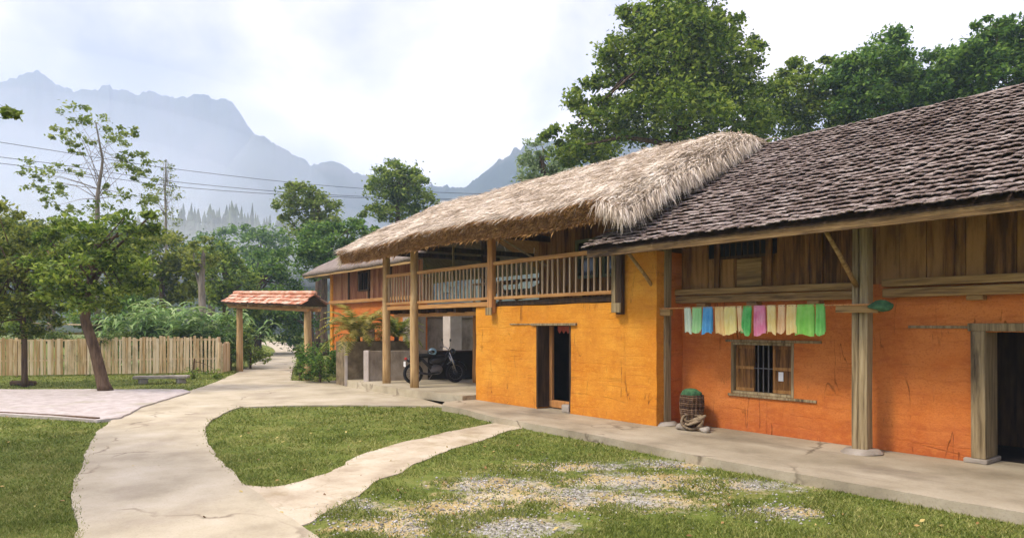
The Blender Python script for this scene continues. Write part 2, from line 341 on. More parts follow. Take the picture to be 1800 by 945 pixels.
M['straw_brown'] = nmat('brown_straw_ends', [(.20, .10, .03), (.38, .20, .065), (.50, .30, .11)], 5, .9, island=.25, bump=0)
M['straw'] = nmat('dry_straw', [(.30, .22, .10), (.5, .40, .22), (.6, .5, .3)], 8, .9, island=.2, bump=0)

add_cracks(M['concrete'], .28, .012, (.17, .13, .085)); add_cracks(M['concrete_old'], .35, .014, (.10, .075, .045)); add_cracks(M['dirt'], .9, .02, (.26, .21, .12), .5)

# ------------------------------------------------------------------ terrain
GZ = -0.12                                       # the lawn lies one shallow kerb below the concrete apron
BARE = [(gnd(1100, 880, GZ), 1.0, .4), (gnd(860, 850, GZ), .7, .35), (gnd(1180, 815, GZ), .6, .3), (gnd(1370, 900, GZ), .5, .22), (gnd(960, 870, GZ), 1.1, .50), (gnd(800, 895, GZ), .8, .35), (gnd(1130, 845, GZ), .95, .45), (gnd(1290, 852, GZ), .8, .35), (gnd(690, 925, GZ), .55, .35), (gnd(1000, 820, GZ), .8, .3), (gnd(900, 925, GZ), .6, .4), (gnd(600, 890, GZ), .4, .3)]
def ground_mat():
    m = bpy.data.materials.new('meadow_ground'); m.use_nodes = True
    n, l = m.node_tree.nodes, m.node_tree.links; b = n['Principled BSDF']; b.inputs['Roughness'].default_value = .95; b.inputs['Specular IOR Level'].default_value = .1
    t = n.new('ShaderNodeTexCoord'); P = t.outputs['Object']
    def noise(scale, detail=7, ro=.62):
        q = n.new('ShaderNodeTexNoise'); q.inputs['Scale'].default_value = scale; q.inputs['Detail'].default_value = detail; q.inputs['Roughness'].default_value = ro; l.new(P, q.inputs[0]); return q.outputs['Fac']
    def ramp(f, stops):
        r = n.new('ShaderNodeValToRGB')
        for i, (p, c) in enumerate(stops):
            e = r.color_ramp.elements[i] if i < 2 else r.color_ramp.elements.new(p)
            e.position = p; e.color = (*c, 1)
        l.new(f, r.inputs[0]); return r.outputs[0]
    green = ramp(noise(2.4), [(.32, (.075, .105, .017)), (.5, (.13, .165, .03)), (.68, (.21, .205, .06))])
    soil = ramp(noise(3.5, 10, .7), [(.3, (.26, .19, .075)), (.5, (.44, .34, .16)), (.66, (.54, .48, .34))])
    grit = ramp(noise(28, 6, .7), [(.40, (.15, .14, .08)), (.52, (.36, .34, .28)), (.66, (.48, .47, .43))])
    mk = n.new('ShaderNodeMix'); mk.data_type = 'RGBA'; f1 = n.new('ShaderNodeMapRange'); f1.inputs['From Min'].default_value = .48; f1.inputs['From Max'].default_value = .56
    l.new(noise(.9, 4), f1.inputs['Value']); l.new(f1.outputs[0], mk.inputs['Factor']); l.new(soil, mk.inputs['A']); l.new(grit, mk.inputs['B'])
    # bare ground round the trodden middle of the right lawn
    dist = None
    for (c, rx, ry) in BARE:
        vs = n.new('ShaderNodeVectorMath'); vs.operation = 'SUBTRACT'; l.new(P, vs.inputs[0]); vs.inputs[1].default_value = (c[0], c[1], GZ)
        rt = n.new('ShaderNodeVectorRotate'); rt.rotation_type = 'Z_AXIS'; rt.inputs['Angle'].default_value = -math.atan2(RT.y, RT.x); l.new(vs.outputs[0], rt.inputs['Vector'])
        sc = n.new('ShaderNodeVectorMath'); sc.operation = 'MULTIPLY'; l.new(rt.outputs[0], sc.inputs[0]); sc.inputs[1].default_value = (1 / rx, 1 / ry, 0)
        ln = n.new('ShaderNodeVectorMath'); ln.operation = 'LENGTH'; l.new(sc.outputs[0], ln.inputs[0])
        if dist is None: dist = ln.outputs['Value']
        else:
            q = n.new('ShaderNodeMath'); q.operation = 'MINIMUM'; l.new(dist, q.inputs[0]); l.new(ln.outputs['Value'], q.inputs[1]); dist = q.outputs[0]
    nz = n.new('ShaderNodeMath'); nz.operation = 'MULTIPLY_ADD'; l.new(noise(5.5, 12, .8), nz.inputs[0]); nz.inputs[1].default_value = 4.4; nz.inputs[2].default_value = -2.2
    ad = n.new('ShaderNodeMath'); l.new(dist, ad.inputs[0]); l.new(nz.outputs[0], ad.inputs[1])
    mr = n.new('ShaderNodeMapRange'); mr.inputs['From Min'].default_value = 1.2; mr.inputs['From Max'].default_value = .6; l.new(ad.outputs[0], mr.inputs['Value'])
    fx = n.new('ShaderNodeMix'); fx.data_type = 'RGBA'; l.new(mr.outputs[0], fx.inputs['Factor']); l.new(green, fx.inputs['A']); l.new(mk.outputs['Result'], fx.inputs['B'])
    l.new(fx.outputs['Result'], b.inputs['Base Color'])
    bp = n.new('ShaderNodeBump'); bp.inputs['Strength'].default_value = .7; bp.inputs['Distance'].default_value = .03; l.new(noise(26, 8, .7), bp.inputs['Height']); l.new(bp.outputs[0], b.inputs['Normal'])
    return m
M['ground'] = ground_mat()

g = MB(); L = 1400
g.add([(-L, -L, GZ), (L, -L, GZ), (L, L, GZ), (-L, L, GZ)], [(0, 1, 2, 3)])
tag(g.build('ground', M['ground']), kind='structure')

def edge_noise(poly, amp=.05, step=.25, seed=0):
    out = []
    n = len(poly)
    for i in range(n):
        a, b = Vector(poly[i]), Vector(poly[(i + 1) % n]); k = max(1, min(60, int((b - a).length / step)))
        for j in range(k):
            p = a.lerp(b, j / k); q = mnoise.noise_vector(Vector((p.x * 1.3, p.y * 1.3, seed)))+ .5 * mnoise.noise_vector(Vector((p.x * 4, p.y * 4, seed)))
            out.append((p.x + q.x * amp, p.y + q.y * amp))
    return out
def smooth_line(pts, k=6):
    P = [Vector(p) for p in pts]; out = []
    for i in range(len(P) - 1):
        p0, p1, p2, p3 = P[max(i - 1, 0)], P[i], P[i + 1], P[min(i + 2, len(P) - 1)]
        for j in range(k):
            t = j / k
            out.append(.5 * ((2 * p1) + (p2 - p0) * t + (2 * p0 - 5 * p1 + 4 * p2 - p3) * t * t + (3 * p1 - p0 - 3 * p2 + p3) * t ** 3))
    return [(v.x, v.y) for v in out] + [(P[-1].x, P[-1].y)]
PZ = GZ + .028
left_edge = [(-1.0, .1), (-4.0, .4)] + [gnd(*p, PZ) for p in [(130, 930), (140, 820), (182, 750), (250, 712), (335, 686), (405, 660), (455, 634), (484, 618), (470, 607), (440, 602)]]
right_edge = [gnd(*p, PZ) for p in [(470, 599), (505, 602), (522, 612), (520, 632), (513, 655), (508, 675), (470, 700), (400, 722), (366, 745), (366, 775), (400, 820), (470, 880), (555, 940)]] + [(-4.0, 2.25), (-1.0, 2.3)]
path_poly = smooth_line(left_edge) + smooth_line(right_edge)
path_poly = edge_noise(path_poly, .05, .12, 2)
tag(MB().prism(path_poly, GZ - .1, PZ).build('path', M['concrete']), kind='structure')
# trodden side path from the apron to the main path
side_poly = smooth_line([gnd(*p, GZ) for p in [(1000, 738), (930, 741), (880, 742), (760, 765), (640, 800), (560, 838), (470, 858), (405, 850)]]) + smooth_line([gnd(*p, GZ) for p in [(440, 905), (500, 925), (545, 915), (600, 885), (700, 830), (800, 788), (900, 757), (950, 752), (1010, 752)]])
side_poly = edge_noise(side_poly, .10, .10, 5)
tag(MB().prism(side_poly, GZ - .1, GZ + .012).build('side_path', M['dirt']), kind='structure')
# pale gravel yard in front of the picket fence
yard_poly = [gnd(*p, GZ + .05) for p in [(-500, 715), (0, 727), (170, 738)]] + [gnd(*p, GZ + .05) for p in [(215, 733), (250, 714), (335, 688), (320, 684), (0, 684), (-500, 690)]]
yard_poly = edge_noise(yard_poly, .07, .3, 9)
tag(MB().prism(yard_poly, GZ - .1, GZ + .06).build('gravel_yard', M['gravel']), kind='structure')
# apron: raised concrete along both houses and the floor under the balcony
apron_poly = [(4, 7.45), (-2.3, 7.5), (-5.0, 7.42), (-8.0, 7.62), (-10.2, 7.62), (-11.6, 7.85), (-12.4, 7.9), (-12.9, 8.3), (-13.0, 9.0), (-13.0, 14.5), (4, 14.5)]
apron_poly = edge_noise(apron_poly, .035, .14, 4)
tag(MB().prism(apron_poly, GZ - .1, 0.0).build('pavement', M['concrete_old']), kind='structure')
patio_poly = [gnd(*p, PZ) for p in [(880, 727), (800, 714), (640, 712), (520, 712), (440, 715), (405, 712), (440, 695), (490, 676), (505, 668), (560, 671), (600, 668), (640, 655)]] + [(-20.0, 13.5), (-12.8, 13.5), (-12.3, 8.2)]
patio_poly = edge_noise(patio_poly, .04, .14, 14)
tag(MB().prism(patio_poly, GZ - .1, PZ + .006).build('patio', M['concrete']), kind='structure')
kb = [gnd(*p, GZ) for p in [(-400, 718), (0, 729), (90, 734), (172, 741)]]
km = MB()
for q0, q1 in zip(kb[:-1], kb[1:]): km.bar((*q0, GZ + .035), (*q1, GZ + .035), .10, .09)
tag(km.jitter(.03, 2).build('shadow_line_strip', M['bark']), kind='structure')  # dark strip added along the yard edge, its shadow line put into the colour
floor_poly = edge_noise([(-12.9, 8.75), (-15.2, 8.55), (-18.6, 8.6), (-19.6, 8.9), (-19.6, 14), (-12.9, 14)], .02, .3, 6)
tag(MB().prism(floor_poly, GZ - .1, .1).build('carport_floor', M['concrete']), kind='structure')

# ---- mountains (karst ridges) and the wooded hill
def ridge(name, prof, dist, depth, mat, seed, rough=1.0, back=1.6):
    xs = np.arange(prof[0][0], prof[-1][0], 3.0); ys = np.interp(xs, [p[0] for p in prof], [p[1] for p in prof])
    jag = np.array([abs(mnoise.fractal(Vector((x * .035, seed, 0)), 1, 2, 4)) * 17 * rough + mnoise.noise(Vector((x * .16, seed, 5))) * 4.5 * rough for x in xs]) - 6
    nr = 26; V = []
    for i, (px, py, jg) in enumerate(zip(xs, ys, jag)):
        for j in range(nr):
            s = j / (nr - 1); r = dist + depth * (s * (1 + back) - 1)
            w = (1 - abs(s * (1 + back) - 1)) if s * (1 + back) < 1 else max(0, 1 - (s * (1 + back) - 1) / back)
            top = (HORY - py + jg * w ** 4) / FPX * dist + EYE
            q = FW * r + RT * ((px - 900) / FPX * r)
            nzv = mnoise.fractal(Vector((q.x * .006, q.y * .006, seed)), 1.0, 2.0, 5) 
            nz2 = mnoise.fractal(Vector((q.x * .035, q.y * .035, seed + 3)), 1.0, 2.0, 3)
            wv = math.sin(w * math.pi / 2) ** 1.3
            z = GZ - 1 + (top + 1) * wv * (1 + .22 * nzv * (1 - w) * rough) + nz2 * 6 * rough * wv * (dist / 900)
            V.append((q.x, q.y, z))
    F = [(i * nr + j, (i + 1) * nr + j, (i + 1) * nr + j + 1, i * nr + j + 1) for i in range(len(xs) - 1) for j in range(nr - 1)]
    return tag(np_mesh(name, np.array(V), np.array(F), mat, smooth=True), kind='structure')
M['mountain'] = nmat('wooded_karst', [(.018, .030, .020), (.035, .050, .030), (.09, .09, .08)], .02, .95, bump=0, detail=8)
prof1 = [(-300, 170), (-200, 180), (-60, 155), (0, 150), (35, 140), (62, 130), (85, 140), (105, 155), (130, 168), (165, 165), (180, 156), (192, 150), (200, 163), (225, 160), (240, 170), (265, 168), (300, 180), (330, 176), (350, 174), (380, 184), (402, 184), (418, 200), (432, 218), (446, 242), (480, 262), (520, 300), (600, 350), (760, 420), (900, 460)]
prof2 = [(300, 420), (400, 300), (440, 250), (455, 242), (480, 250), (500, 265), (530, 282), (546, 290), (562, 283), (580, 281), (600, 290), (618, 302), (645, 312), (664, 300), (680, 306), (692, 320), (720, 330), (780, 335), (816, 330), (850, 305), (880, 285), (905, 268), (940, 258), (1000, 250), (1100, 240), (1300, 250), (1600, 300), (1900, 350)]
ridge('mountain', prof1, 850, 260, M['mountain'], 1, back=.5)
ridge('mountain', prof2, 700, 210, M['mountain'], 7, back=.5)
hill_prof = [(-700, 420), (-200, 430), (0, 440), (200, 440), (260, 425), (330, 415), (420, 420), (520, 430), (620, 445), (760, 460), (1000, 470), (1400, 470)]
M['hill'] = nmat('wooded_hillside', [(.02, .03, .014), (.035, .05, .02), (.06, .07, .03)], .08, .95, bump=0)
hill = ridge('hill', hill_prof, 230, 90, M['hill'], 4, .4)

# far conifer wood on the hill: reads as one mass
def far_wood():
    V, F = [], []
    for _ in range(1300):
        px = random.uniform(-300, 820); d = random.uniform(165, 245); w = min(1, max(0, 1 - (230 - d) / 90))
        top = np.interp(px, [p[0] for p in hill_prof], [p[1] for p in hill_prof]); h0 = (HORY - top) / FPX * 230 * (math.sin(max(w, .05) * math.pi / 2) ** 1.3)
        q = FW * d + RT * ((px - 900) / FPX * d); H = random.uniform(5, 12) * (1.25 if 300 < px < 460 and random.random() < .4 else 1); r = H * random.uniform(.13, .24)
        z0 = h0 - 1.5; ph = random.random() * 6; lean = (random.uniform(-.3, .3), random.uniform(-.3, .3))
        tiers = 5
        for t in range(tiers):
            zb = z0 + H * (.12 + .8 * t / tiers); zt = zb + H * .3; rb = r * (1 - .8 * t / tiers) * random.uniform(.8, 1.2)
            n0 = len(V); k = 6
            for a in range(k):
                an = ph + t + 2 * math.pi * a / k; rr = rb * random.uniform(.55, 1.2)
                V.append((q.x + rr * math.cos(an), q.y + rr * math.sin(an), zb + random.uniform(-.25, .25)))
            V.append((q.x + lean[0], q.y + lean[1], zt))
            F += [(n0 + a, n0 + (a + 1) % k, n0 + k) for a in range(k)]
    tag(np_mesh('conifer_wood', np.array(V), np.array(F), M['forest']), 'dark misty conifer wood covering the hillside below the mountains', 'wood', kind='stuff')
far_wood()

# haze: one box of even, pale air round everything
hz = MB().box(-1420, 1420, -1420, 1420, GZ - 1.0, 350)
hm = bpy.data.materials.new('hazy_air'); hm.use_nodes = True; hn = hm.node_tree.nodes; hn.remove(hn['Principled BSDF'])
pv = hn.new('ShaderNodeVolumePrincipled'); pv.inputs['Color'].default_value = (.60, .765, 1.0, 1); pv.inputs['Density'].default_value = .00085; pv.inputs['Anisotropy'].default_value = 0.0
hm.node_tree.links.new(pv.outputs[0], hn['Material Output'].inputs['Volume'])
# a bank of low mist lying against the foot of the mountains
def mist_bank(px, py, d, rx, rz, dens):
    c = at(px, py, d); b = MB().ell(c, (rx, rx, rz), 40, 20, None)
    mm = hm.copy(); mm.name = 'mist_air'; p = [q for q in mm.node_tree.nodes if q.type == 'PRINCIPLED_VOLUME'][0]; p.inputs['Density'].default_value = dens; p.inputs['Color'].default_value = (.93, .97, 1, 1)
    tag(b.build('mist', mm, None, True), 'pale mist bank lying below the mountain ridge', 'mist', kind='stuff')
for k_, (a_, b_) in enumerate(((1.0, .0012), (.8, .0012), (.62, .0014), (.45, .0016))): mist_bank(170 - 20 * k_, 345 + 6 * k_, 540, 250 * a_, 75 * a_, b_)
for a_ in (1.0, .7, .45): mist_bank(330, 432, 128, 46 * a_, 8 * a_, .0035)
hob = tag(hz.build('haze', hm), 'pale blue haze filling the valley air', 'haze', kind='stuff')

# ------------------------------------------------------------------ building helpers
def mud_wall(name, x0, x1, z0, z1, y0, y1, holes, mat, parent, top=None, step=.09, amp=.011, seed=0, axis='x'):
    """thick earth wall: front face at y0 (uneven), back at y1; holes = [(x0,x1,z0,z1)]; top(x) gives the wall's height"""
    us = sorted(set([x0, x1] + [h[i] for h in holes for i in (0, 1)])); vs_ = sorted(set([z0, z1] + [h[i] for h in holes for i in (2, 3)] + ([] if top is None else [t for t in top[1]])))
    if top is not None: us = sorted(set(us + list(top[0])))
    def fine(a):
        out = []
        for p, q in zip(a[:-1], a[1:]):
            k = max(1, round((q - p) / step)); out += [p + (q - p) * i / k for i in range(k)]
        return out + [a[-1]]
    us, vs_ = fine(us), fine(vs_)
    def solid(u, v):
        if top is not None and v > top[2](u): return False
        return not any(h[0] < u < h[1] and h[2] < v < h[3] for h in holes)
    nu, nv = len(us), len(vs_); V = []; idx = {}
    def vert(i, j, b):
        k = (i, j, b)
        if k not in idx:
            u, v = us[i], vs_[j]
            d = mnoise.fractal(Vector((u * 1.3, v * 1.9, seed)), 1, 2, 4) * amp if not b else 0
            e = mnoise.noise_vector(Vector((u * 2.1, v * 2.1, seed + 5))) * (.012)
            y = (y1 if b else y0 + d)
            V.append((u + e.x, y, v + (e.z if j else 0)) if axis == 'x' else (y, u + e.x, v + (e.z if j else 0))); idx[k] = len(V) - 1
        return idx[k]
    S_ = [[solid((us[i] + us[i + 1]) / 2, (vs_[j] + vs_[j + 1]) / 2) for j in range(nv - 1)] for i in range(nu - 1)]
    F = []
    for i in range(nu - 1):
        for j in range(nv - 1):
            if not S_[i][j]: continue
            F.append((vert(i, j, 0), vert(i + 1, j, 0), vert(i + 1, j + 1, 0), vert(i, j + 1, 0)))
            F.append((vert(i, j, 1), vert(i, j + 1, 1), vert(i + 1, j + 1, 1), vert(i + 1, j, 1)))
            for (a, b, p, q) in ((i - 1, j, (i, j), (i, j + 1)), (i + 1, j, (i + 1, j + 1), (i + 1, j)), (i, j - 1, (i + 1, j), (i, j)), (i, j + 1, (i, j + 1), (i + 1, j + 1))):
                if not (0 <= a < nu - 1 and 0 <= b < nv - 1 and S_[a][b]):
                    F.append((vert(*p, 0), vert(*q, 0), vert(*q, 1), vert(*p, 1)))
    o = MB(); o.add(V, F)
    return o.build(name, mat, parent)
def plank_wall(name, a, b, z0, z1, mat, parent, w=.2, t=.025, holes=()):
    """upright boards of uneven width from point a to point b (2-D), with gaps and height jitter; a tall board is cut at holes (u0,u1,z0,z1)"""
    a, b = Vector(a), Vector(b); Lw = (b - a).length; d = (b - a) / Lw; nrm = Vector((d.y, -d.x)); m = MB(); u = 0
    while u < Lw - .02:
        ww = min(w * random.uniform(.75, 1.3), Lw - u); spans = [(z0, z1)]
        for h in holes:
            if u + ww > h[0] and u < h[1]: spans = [(z0, h[2]), (h[3], z1)]
        off = random.uniform(-.008, .008)
        for (p, q) in spans:
            if q - p < .02: continue
            c0 = a + d * (u + .003); c1 = a + d * (u + ww - .003); k = random.uniform(-.006, .006)
            f0, f1 = c0 + nrm * (off), c1 + nrm * (off + k); g0, g1 = c0 - nrm * t, c1 - nrm * t
            m.add([(f0.x, f0.y, p), (f1.x, f1.y, p), (g1.x, g1.y, p), (g0.x, g0.y, p), (f0.x, f0.y, q), (f1.x, f1.y, q), (g1.x, g1.y, q), (g0.x, g0.y, q)],
                  [(0, 3, 2, 1), (4, 5, 6, 7), (0, 1, 5, 4), (1, 2, 6, 5), (2, 3, 7, 6), (3, 0, 4, 7)])
        u += ww
    return m.build(name, mat, parent)
def tile_slope(m, A, along, down, L_, D_, tw=.19, ex=.2, lift=.035, thick=.018, sag=0.0, jit=1.0, stag=True):
    """lays overlapping curved tiles on a plane: A = top corner, along = ridge direction, down = slope direction"""
    A, along, down = Vector(A), Vector(along).normalized(), Vector(down).normalized(); nrm = along.cross(down)
    if nrm.z < 0: nrm = -nrm
    rows = int(D_ / ex); cols = int(L_ / tw)
    for r in range(rows + 1):
        for c in range(cols + 1):
            u0 = c * tw + (tw / 2 if r % 2 and stag else 0) + random.uniform(-.008, .008) * jit
            if u0 + tw > L_ + tw * .6: continue
            s1 = min(D_, (r + 1) * ex) + random.uniform(-.008, .008) * jit; s0 = s1 - ex * 1.35
            if s0 < 0: s0 = 0
            li = lift * random.uniform(.75, 1.3); sk = random.uniform(-.008, .008) * jit
            sg = -sag * math.sin(math.pi * min(1, (u0 / L_))) 
            sg += mnoise.noise(A + along * u0 * .6 + down * (r * ex * .6)) * .03 * jit
            vs = []
            prof = ((0.0, -.002), (.25, .006), (.5, .010), (.75, .006), (1.0, -.003))
            for s_, hh in ((s0, .004), (s1 - .02, li), (s1, li - .004)):
                for k, (f, z) in enumerate(prof):
                    rnd = (-.01 if k in (0, 4) else 0.004) if s_ == s1 else 0
                    p = A + along * (u0 + f * (tw - .006)) + down * (s_ + rnd + sk * (f - .5)) + nrm * (hh + z + sg); vs.append(p)
            top = len(vs)
            for k in range(5): vs.append(vs[10 + k] - nrm * thick)
            for k in range(5): vs.append(vs[k] - nrm * .004)
            fs = [(i * 5 + k, i * 5 + k + 1, (i + 1) * 5 + k + 1, (i + 1) * 5 + k) for i in range(2) for k in range(4)]
            fs += [(10 + k, 11 + k, top + k + 1, top + k) for k in range(4)]
            fs += [(0, 5, 10, top, top + 5), (4, top + 9, top + 4, 14, 9)]
            m.add(vs, fs)
def straw(N, P, D, Nn, length, width, spread=.25, lift=.05, droop=0.0):
    """N blades rooted at P (n,3), lying along D (n,3), with normals Nn; returns vertex and face arrays"""
    D = D + rng.normal(0, spread, (N, 3)) * np.array([1, 1, .6]); D /= np.linalg.norm(D, axis=1)[:, None]
    side = np.cross(D, Nn); side /= np.linalg.norm(side, axis=1)[:, None] + 1e-9
    side += Nn * rng.normal(0, .6, (N, 1)); side /= np.linalg.norm(side, axis=1)[:, None]
    Lg = length * rng.uniform(.55, 1.35, (N, 1)); Wd = width * rng.uniform(.6, 1.4, (N, 1)); li = lift * rng.uniform(0, 1, (N, 1))
    a = P - side * Wd / 2; b = P + side * Wd / 2
    mid = P + D * Lg * .55 + Nn * li; c = mid + side * Wd * .5; d = mid - side * Wd * .5
    tip = P + D * Lg + Nn * li * .9; tip[:, 2] -= droop * Lg[:, 0]
    V = np.stack([a, b, c, d, tip], 1).reshape(-1, 3); i = np.arange(N)[:, None] * 5
    F = np.concatenate([i + np.array([[0, 1, 2]]), i + np.array([[0, 2, 3]]), i + np.array([[3, 2, 4]])], 0)
    return V, F

# ------------------------------------------------------------------ tiled house (right)
TH_ = empty('tiled_house', (-4.3, 9.8, 0), 'orange earth house with grey clay tile roof, plank upper wall and open doorway', 'house')
YW = 9.78
mud_wall('mud_wall', -7.6, 3.2, 0, 2.3, YW, YW + .38, [(-6.57, -5.48, .60, 1.43), (-2.98, -1.85, 0, 1.62)], M['mud_orange'], TH_, seed=3)
MB().box(-7.6, 3.2, 13.2, 13.5, 0, 4.4).build('rear_wall', M['mud_orange'], TH_)
MB().box(2.9, 3.2, YW + .40, 13.18, 0, 4.2).build('end_wall', M['mud_orange'], TH_)
MB().box(-7.6, 2.88, YW + .39, 13.19, 2.10, 2.16).build('upper_floor', M['wood_dark'], TH_)
plank_wall('plank_wall', (-7.86, YW - .02), (3.2, YW - .02), 2.27, 3.62, M['plank'], TH_, w=.26, holes=[(1.12, 1.98, 2.82, 3.06)])
# upright studs that frame the boards
for x in (-7.78, -6.80, -5.86, -5.05, -3.35, -2.2, -.6, .9, 2.4):
    MB().box(x - .05, x + .05, YW - .075, YW - .032, 2.27, 3.55).jitter(.006).build('stud', M['plank'], TH_, bevel=.006)
v = MB().box(-6.74, -5.88, YW - .05, YW - .03, 3.04, 3.085).box(-6.74, -5.88, YW - .05, YW - .03, 2.79, 2.835)
vent = v.build('vent', M['wood_dark'], TH_)
for i in range(8): MB().box(-6.70 + i * .11, -6.68 + i * .11, YW - .03, YW - .012, 2.83, 3.045).build('bar', M['wood_dark'], vent)
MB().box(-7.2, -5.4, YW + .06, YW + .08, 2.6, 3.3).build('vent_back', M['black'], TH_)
pnl = MB().box(-6.42, -5.98, YW - .07, YW - .035, 2.33, 2.77).build('hatch', M['wood_beam'], TH_, bevel=.006)
# ledges and tie beams at floor height
MB().bar((-7.84, YW - .14, 2.27), (-4.5, YW - .14, 2.25), .14, .10).jitter(.012, 1.5).build('ledge', M['wood_beam'], TH_, bevel=.012)
MB().bar((-7.84, YW - .11, 2.145), (-4.5, YW - .11, 2.125), .16, .12).jitter(.012, 1.5).build('beam', M['wood_beam'], TH_, bevel=.014)
MB().bar((-4.12, YW - .14, 2.27), (3.2, YW - .14, 2.25), .14, .10).jitter(.012, 1.5).build('ledge', M['wood_beam'], TH_, bevel=.012)
MB().bar((-4.12, YW - .11, 2.135), (3.2, YW - .11, 2.12), .16, .12).jitter(.012, 1.5).build('beam', M['wood_beam'], TH_, bevel=.014)
for i, x in enumerate((-7.05, -6.1, -5.1, -3.05, -2.1, -1.0, .2, 1.4)):
    MB().box(x - .09, x + .09, YW - .16, YW - .005, 2.015, 2.075).build('joist_end', M['wood_beam'], TH_, bevel=.01)
# big posts carrying the eaves, each split by a seam
def house_post(x):
    y = 9.36; m = MB()
    for s, wd in ((-1, .085), (1, .115)):
        c = x + s * .053
        pts = []
        n = 22
        vs = []; fs = []
        for k in range(n + 1):
            z = k / n * 3.25; o1 = mnoise.noise(Vector((x, s, z * .8))) * .012; wv = wd / 2 * (1.06 - .1 * k / n)
            for sx, sy in ((-1, -1), (1, -1), (1, 1), (-1, 1)): vs.append((c + sx * wv + o1, y + sy * .085 + o1, z))
        for k in range(n):
            for q in range(4): fs.append((k * 4 + q, k * 4 + (q + 1) % 4, (k + 1) * 4 + (q + 1) % 4, (k + 1) * 4 + q))
        fs += [(3, 2, 1, 0), (n * 4, n * 4 + 1, n * 4 + 2, n * 4 + 3)]
        m.add(vs, fs)
    p = m.build('post', M['wood_post'], TH_, bevel=.016)
    st = MB().lathe([(.0, .06), (.2, .055), (.25, .02), (.27, 0)], (x, y, 0.001), 14).jitter(.02, 4); st.build('footing', M['stone'], p, True)
    cl = MB().bar((x - .26, y - .155, 1.93), (x + .3, y - .155, 1.915), .075, .11).jitter(.01, 3); cl.build('cleat', M['wood_beam'], p, bevel=.01)
    MB().tube([(x - .02, y - .1, 2.22), (x - .06, 8.9, 2.6), (x - .1, 8.45, 3.02)], [.034, .03, .027], 8).build('brace', M['wood_beam'], TH_, True)
    return p
for x in (-7.63, -4.28, -.6): house_post(x)
# window with open shutters and bars
wd_ = empty('window', (0, 0, 0)); wd_.parent = TH_; wd_.location = Vector((-6.03, YW, 1.0)) - Vector(TH_.location)
m = MB()
for (a0, a1, c0, c1) in ((-6.57, -6.53, .60, 1.43), (-5.52, -5.48, .60, 1.43), (-6.529, -5.521, .60, .64), (-6.529, -5.521, 1.39, 1.43)): m.box(a0, a1, YW - .012, YW + .12, c0, c1)
m.build('frame', M['wood_post'], wd_, bevel=.005)
for (a0, a1) in ((-6.52, -6.19), (-5.86, -5.53)):
    q = MB().box(a0, a1, YW + .075, YW + .10, .645, 1.385)
    for zz in ((.645, .70), (1.0, 1.05), (1.33, 1.385)): q.box(a0, a1, YW + .055, YW + .073, zz[0], zz[1])
    for xx in (a0, a1 - .045): q.box(xx, xx + .045, YW + .058, YW + .0745, .701, 1.329)
    q.build('shutter', M['plank'], wd_, bevel=.003)
for xx in (-6.12, -6.03, -5.94): MB().tube([(xx, YW + .07, .64), (xx, YW + .07, 1.39)], .011, 6).build('bar', M['iron'], wd_)
MB().tube([(-6.2, YW + .068, 1.02), (-5.84, YW + .068, 1.02)], .01, 6).build('bar', M['iron'], wd_)
MB().box(-5.86 + .1, -5.86 + .18, YW + .048, YW + .056, .84, .98).build('paper_note', M['plate'], wd_)
MB().box(-6.66, -5.05, YW - .03, YW + .05, 1.435, 1.475).jitter(.01).build('lintel', M['wood_post'], wd_, bevel=.006)
MB().box(-6.62, -5.12, YW - .03, YW + .05, .555, .595).jitter(.01).build('sill', M['wood_post'], wd_, bevel=.006)
# doorway
dw = empty('doorway'); dw.parent = TH_; dw.location = Vector((-2.4, YW, 0)) - Vector(TH_.location)
MB().box(-3.13, -2.97, YW - .04, YW + .40, .06, 1.63).jitter(.01, 2).build('jamb', M['wood_post'], dw, bevel=.012)
MB().box(-1.86, -1.70, YW - .04, YW + .40, .06, 1.63).jitter(.01, 2).build('jamb', M['wood_post'], dw, bevel=.012)
MB().box(-3.16, -1.66, YW - .05, YW + .40, 1.632, 1.73).jitter(.01, 2).build('lintel', M['wood_post'], dw, bevel=.012)
MB().box(-3.86, -3.165, YW - .028, YW + .05, 1.665, 1.70).jitter(.01, 2).build('lintel_end', M['wood_post'], dw, bevel=.006)
MB().box(-3.2, -2.94, YW - .07, YW + .44, .001, .058).build('plinth_block', M['stone'], dw, bevel=.012)
MB().box(-1.9, -1.64, YW - .07, YW + .44, .001, .058).build('plinth_block', M['stone'], dw, bevel=.012)
MB().box(-7.2, 2.85, YW + 1.7, YW + 1.75, 0, 2.09).build('shade_partition', M['wood_dark'], TH_)  # dark sheet added close behind the doorway so the room reads black
MB().box(-7.2, 2.85, YW + .385, YW + 1.69, .003, .006).build('shade_floor', M['shade_dark'], TH_)  # near-black floor, the unlit room put into its colour
# roof: front and rear slope of tiles over boards
PT = .55; RY, RZ = 12.3, 2.98 + PT * (12.3 - 8.2); EY, EZ = 8.2, 2.98
dn = Vector((0, EY - RY, EZ - RZ)); DL = dn.length
rm = MB(); tile_slope(rm, (-8.42, RY, RZ + .03), (1, 0, 0), dn, 11.9, DL + .05, tw=.105, ex=.15, lift=.058, thick=.010, stag=False, jit=.7)
roof = rm.build('tile_roof', M['tile'], TH_)
bd = MB().add([(-8.36, EY + .04, EZ - .03), (3.4, EY + .04, EZ - .03), (3.4, RY, RZ - .03), (-8.36, RY, RZ - .03), (-8.36, EY + .04, EZ - .005), (3.4, EY + .04, EZ - .005), (3.4, RY, RZ - .005), (-8.36, RY, RZ - .005)],
              [(0, 3, 2, 1), (4, 5, 6, 7), (0, 1, 5, 4), (1, 2, 6, 5), (2, 3, 7, 6), (3, 0, 4, 7)])
bd.build('roof_boarding', M['wood_dark'], roof)
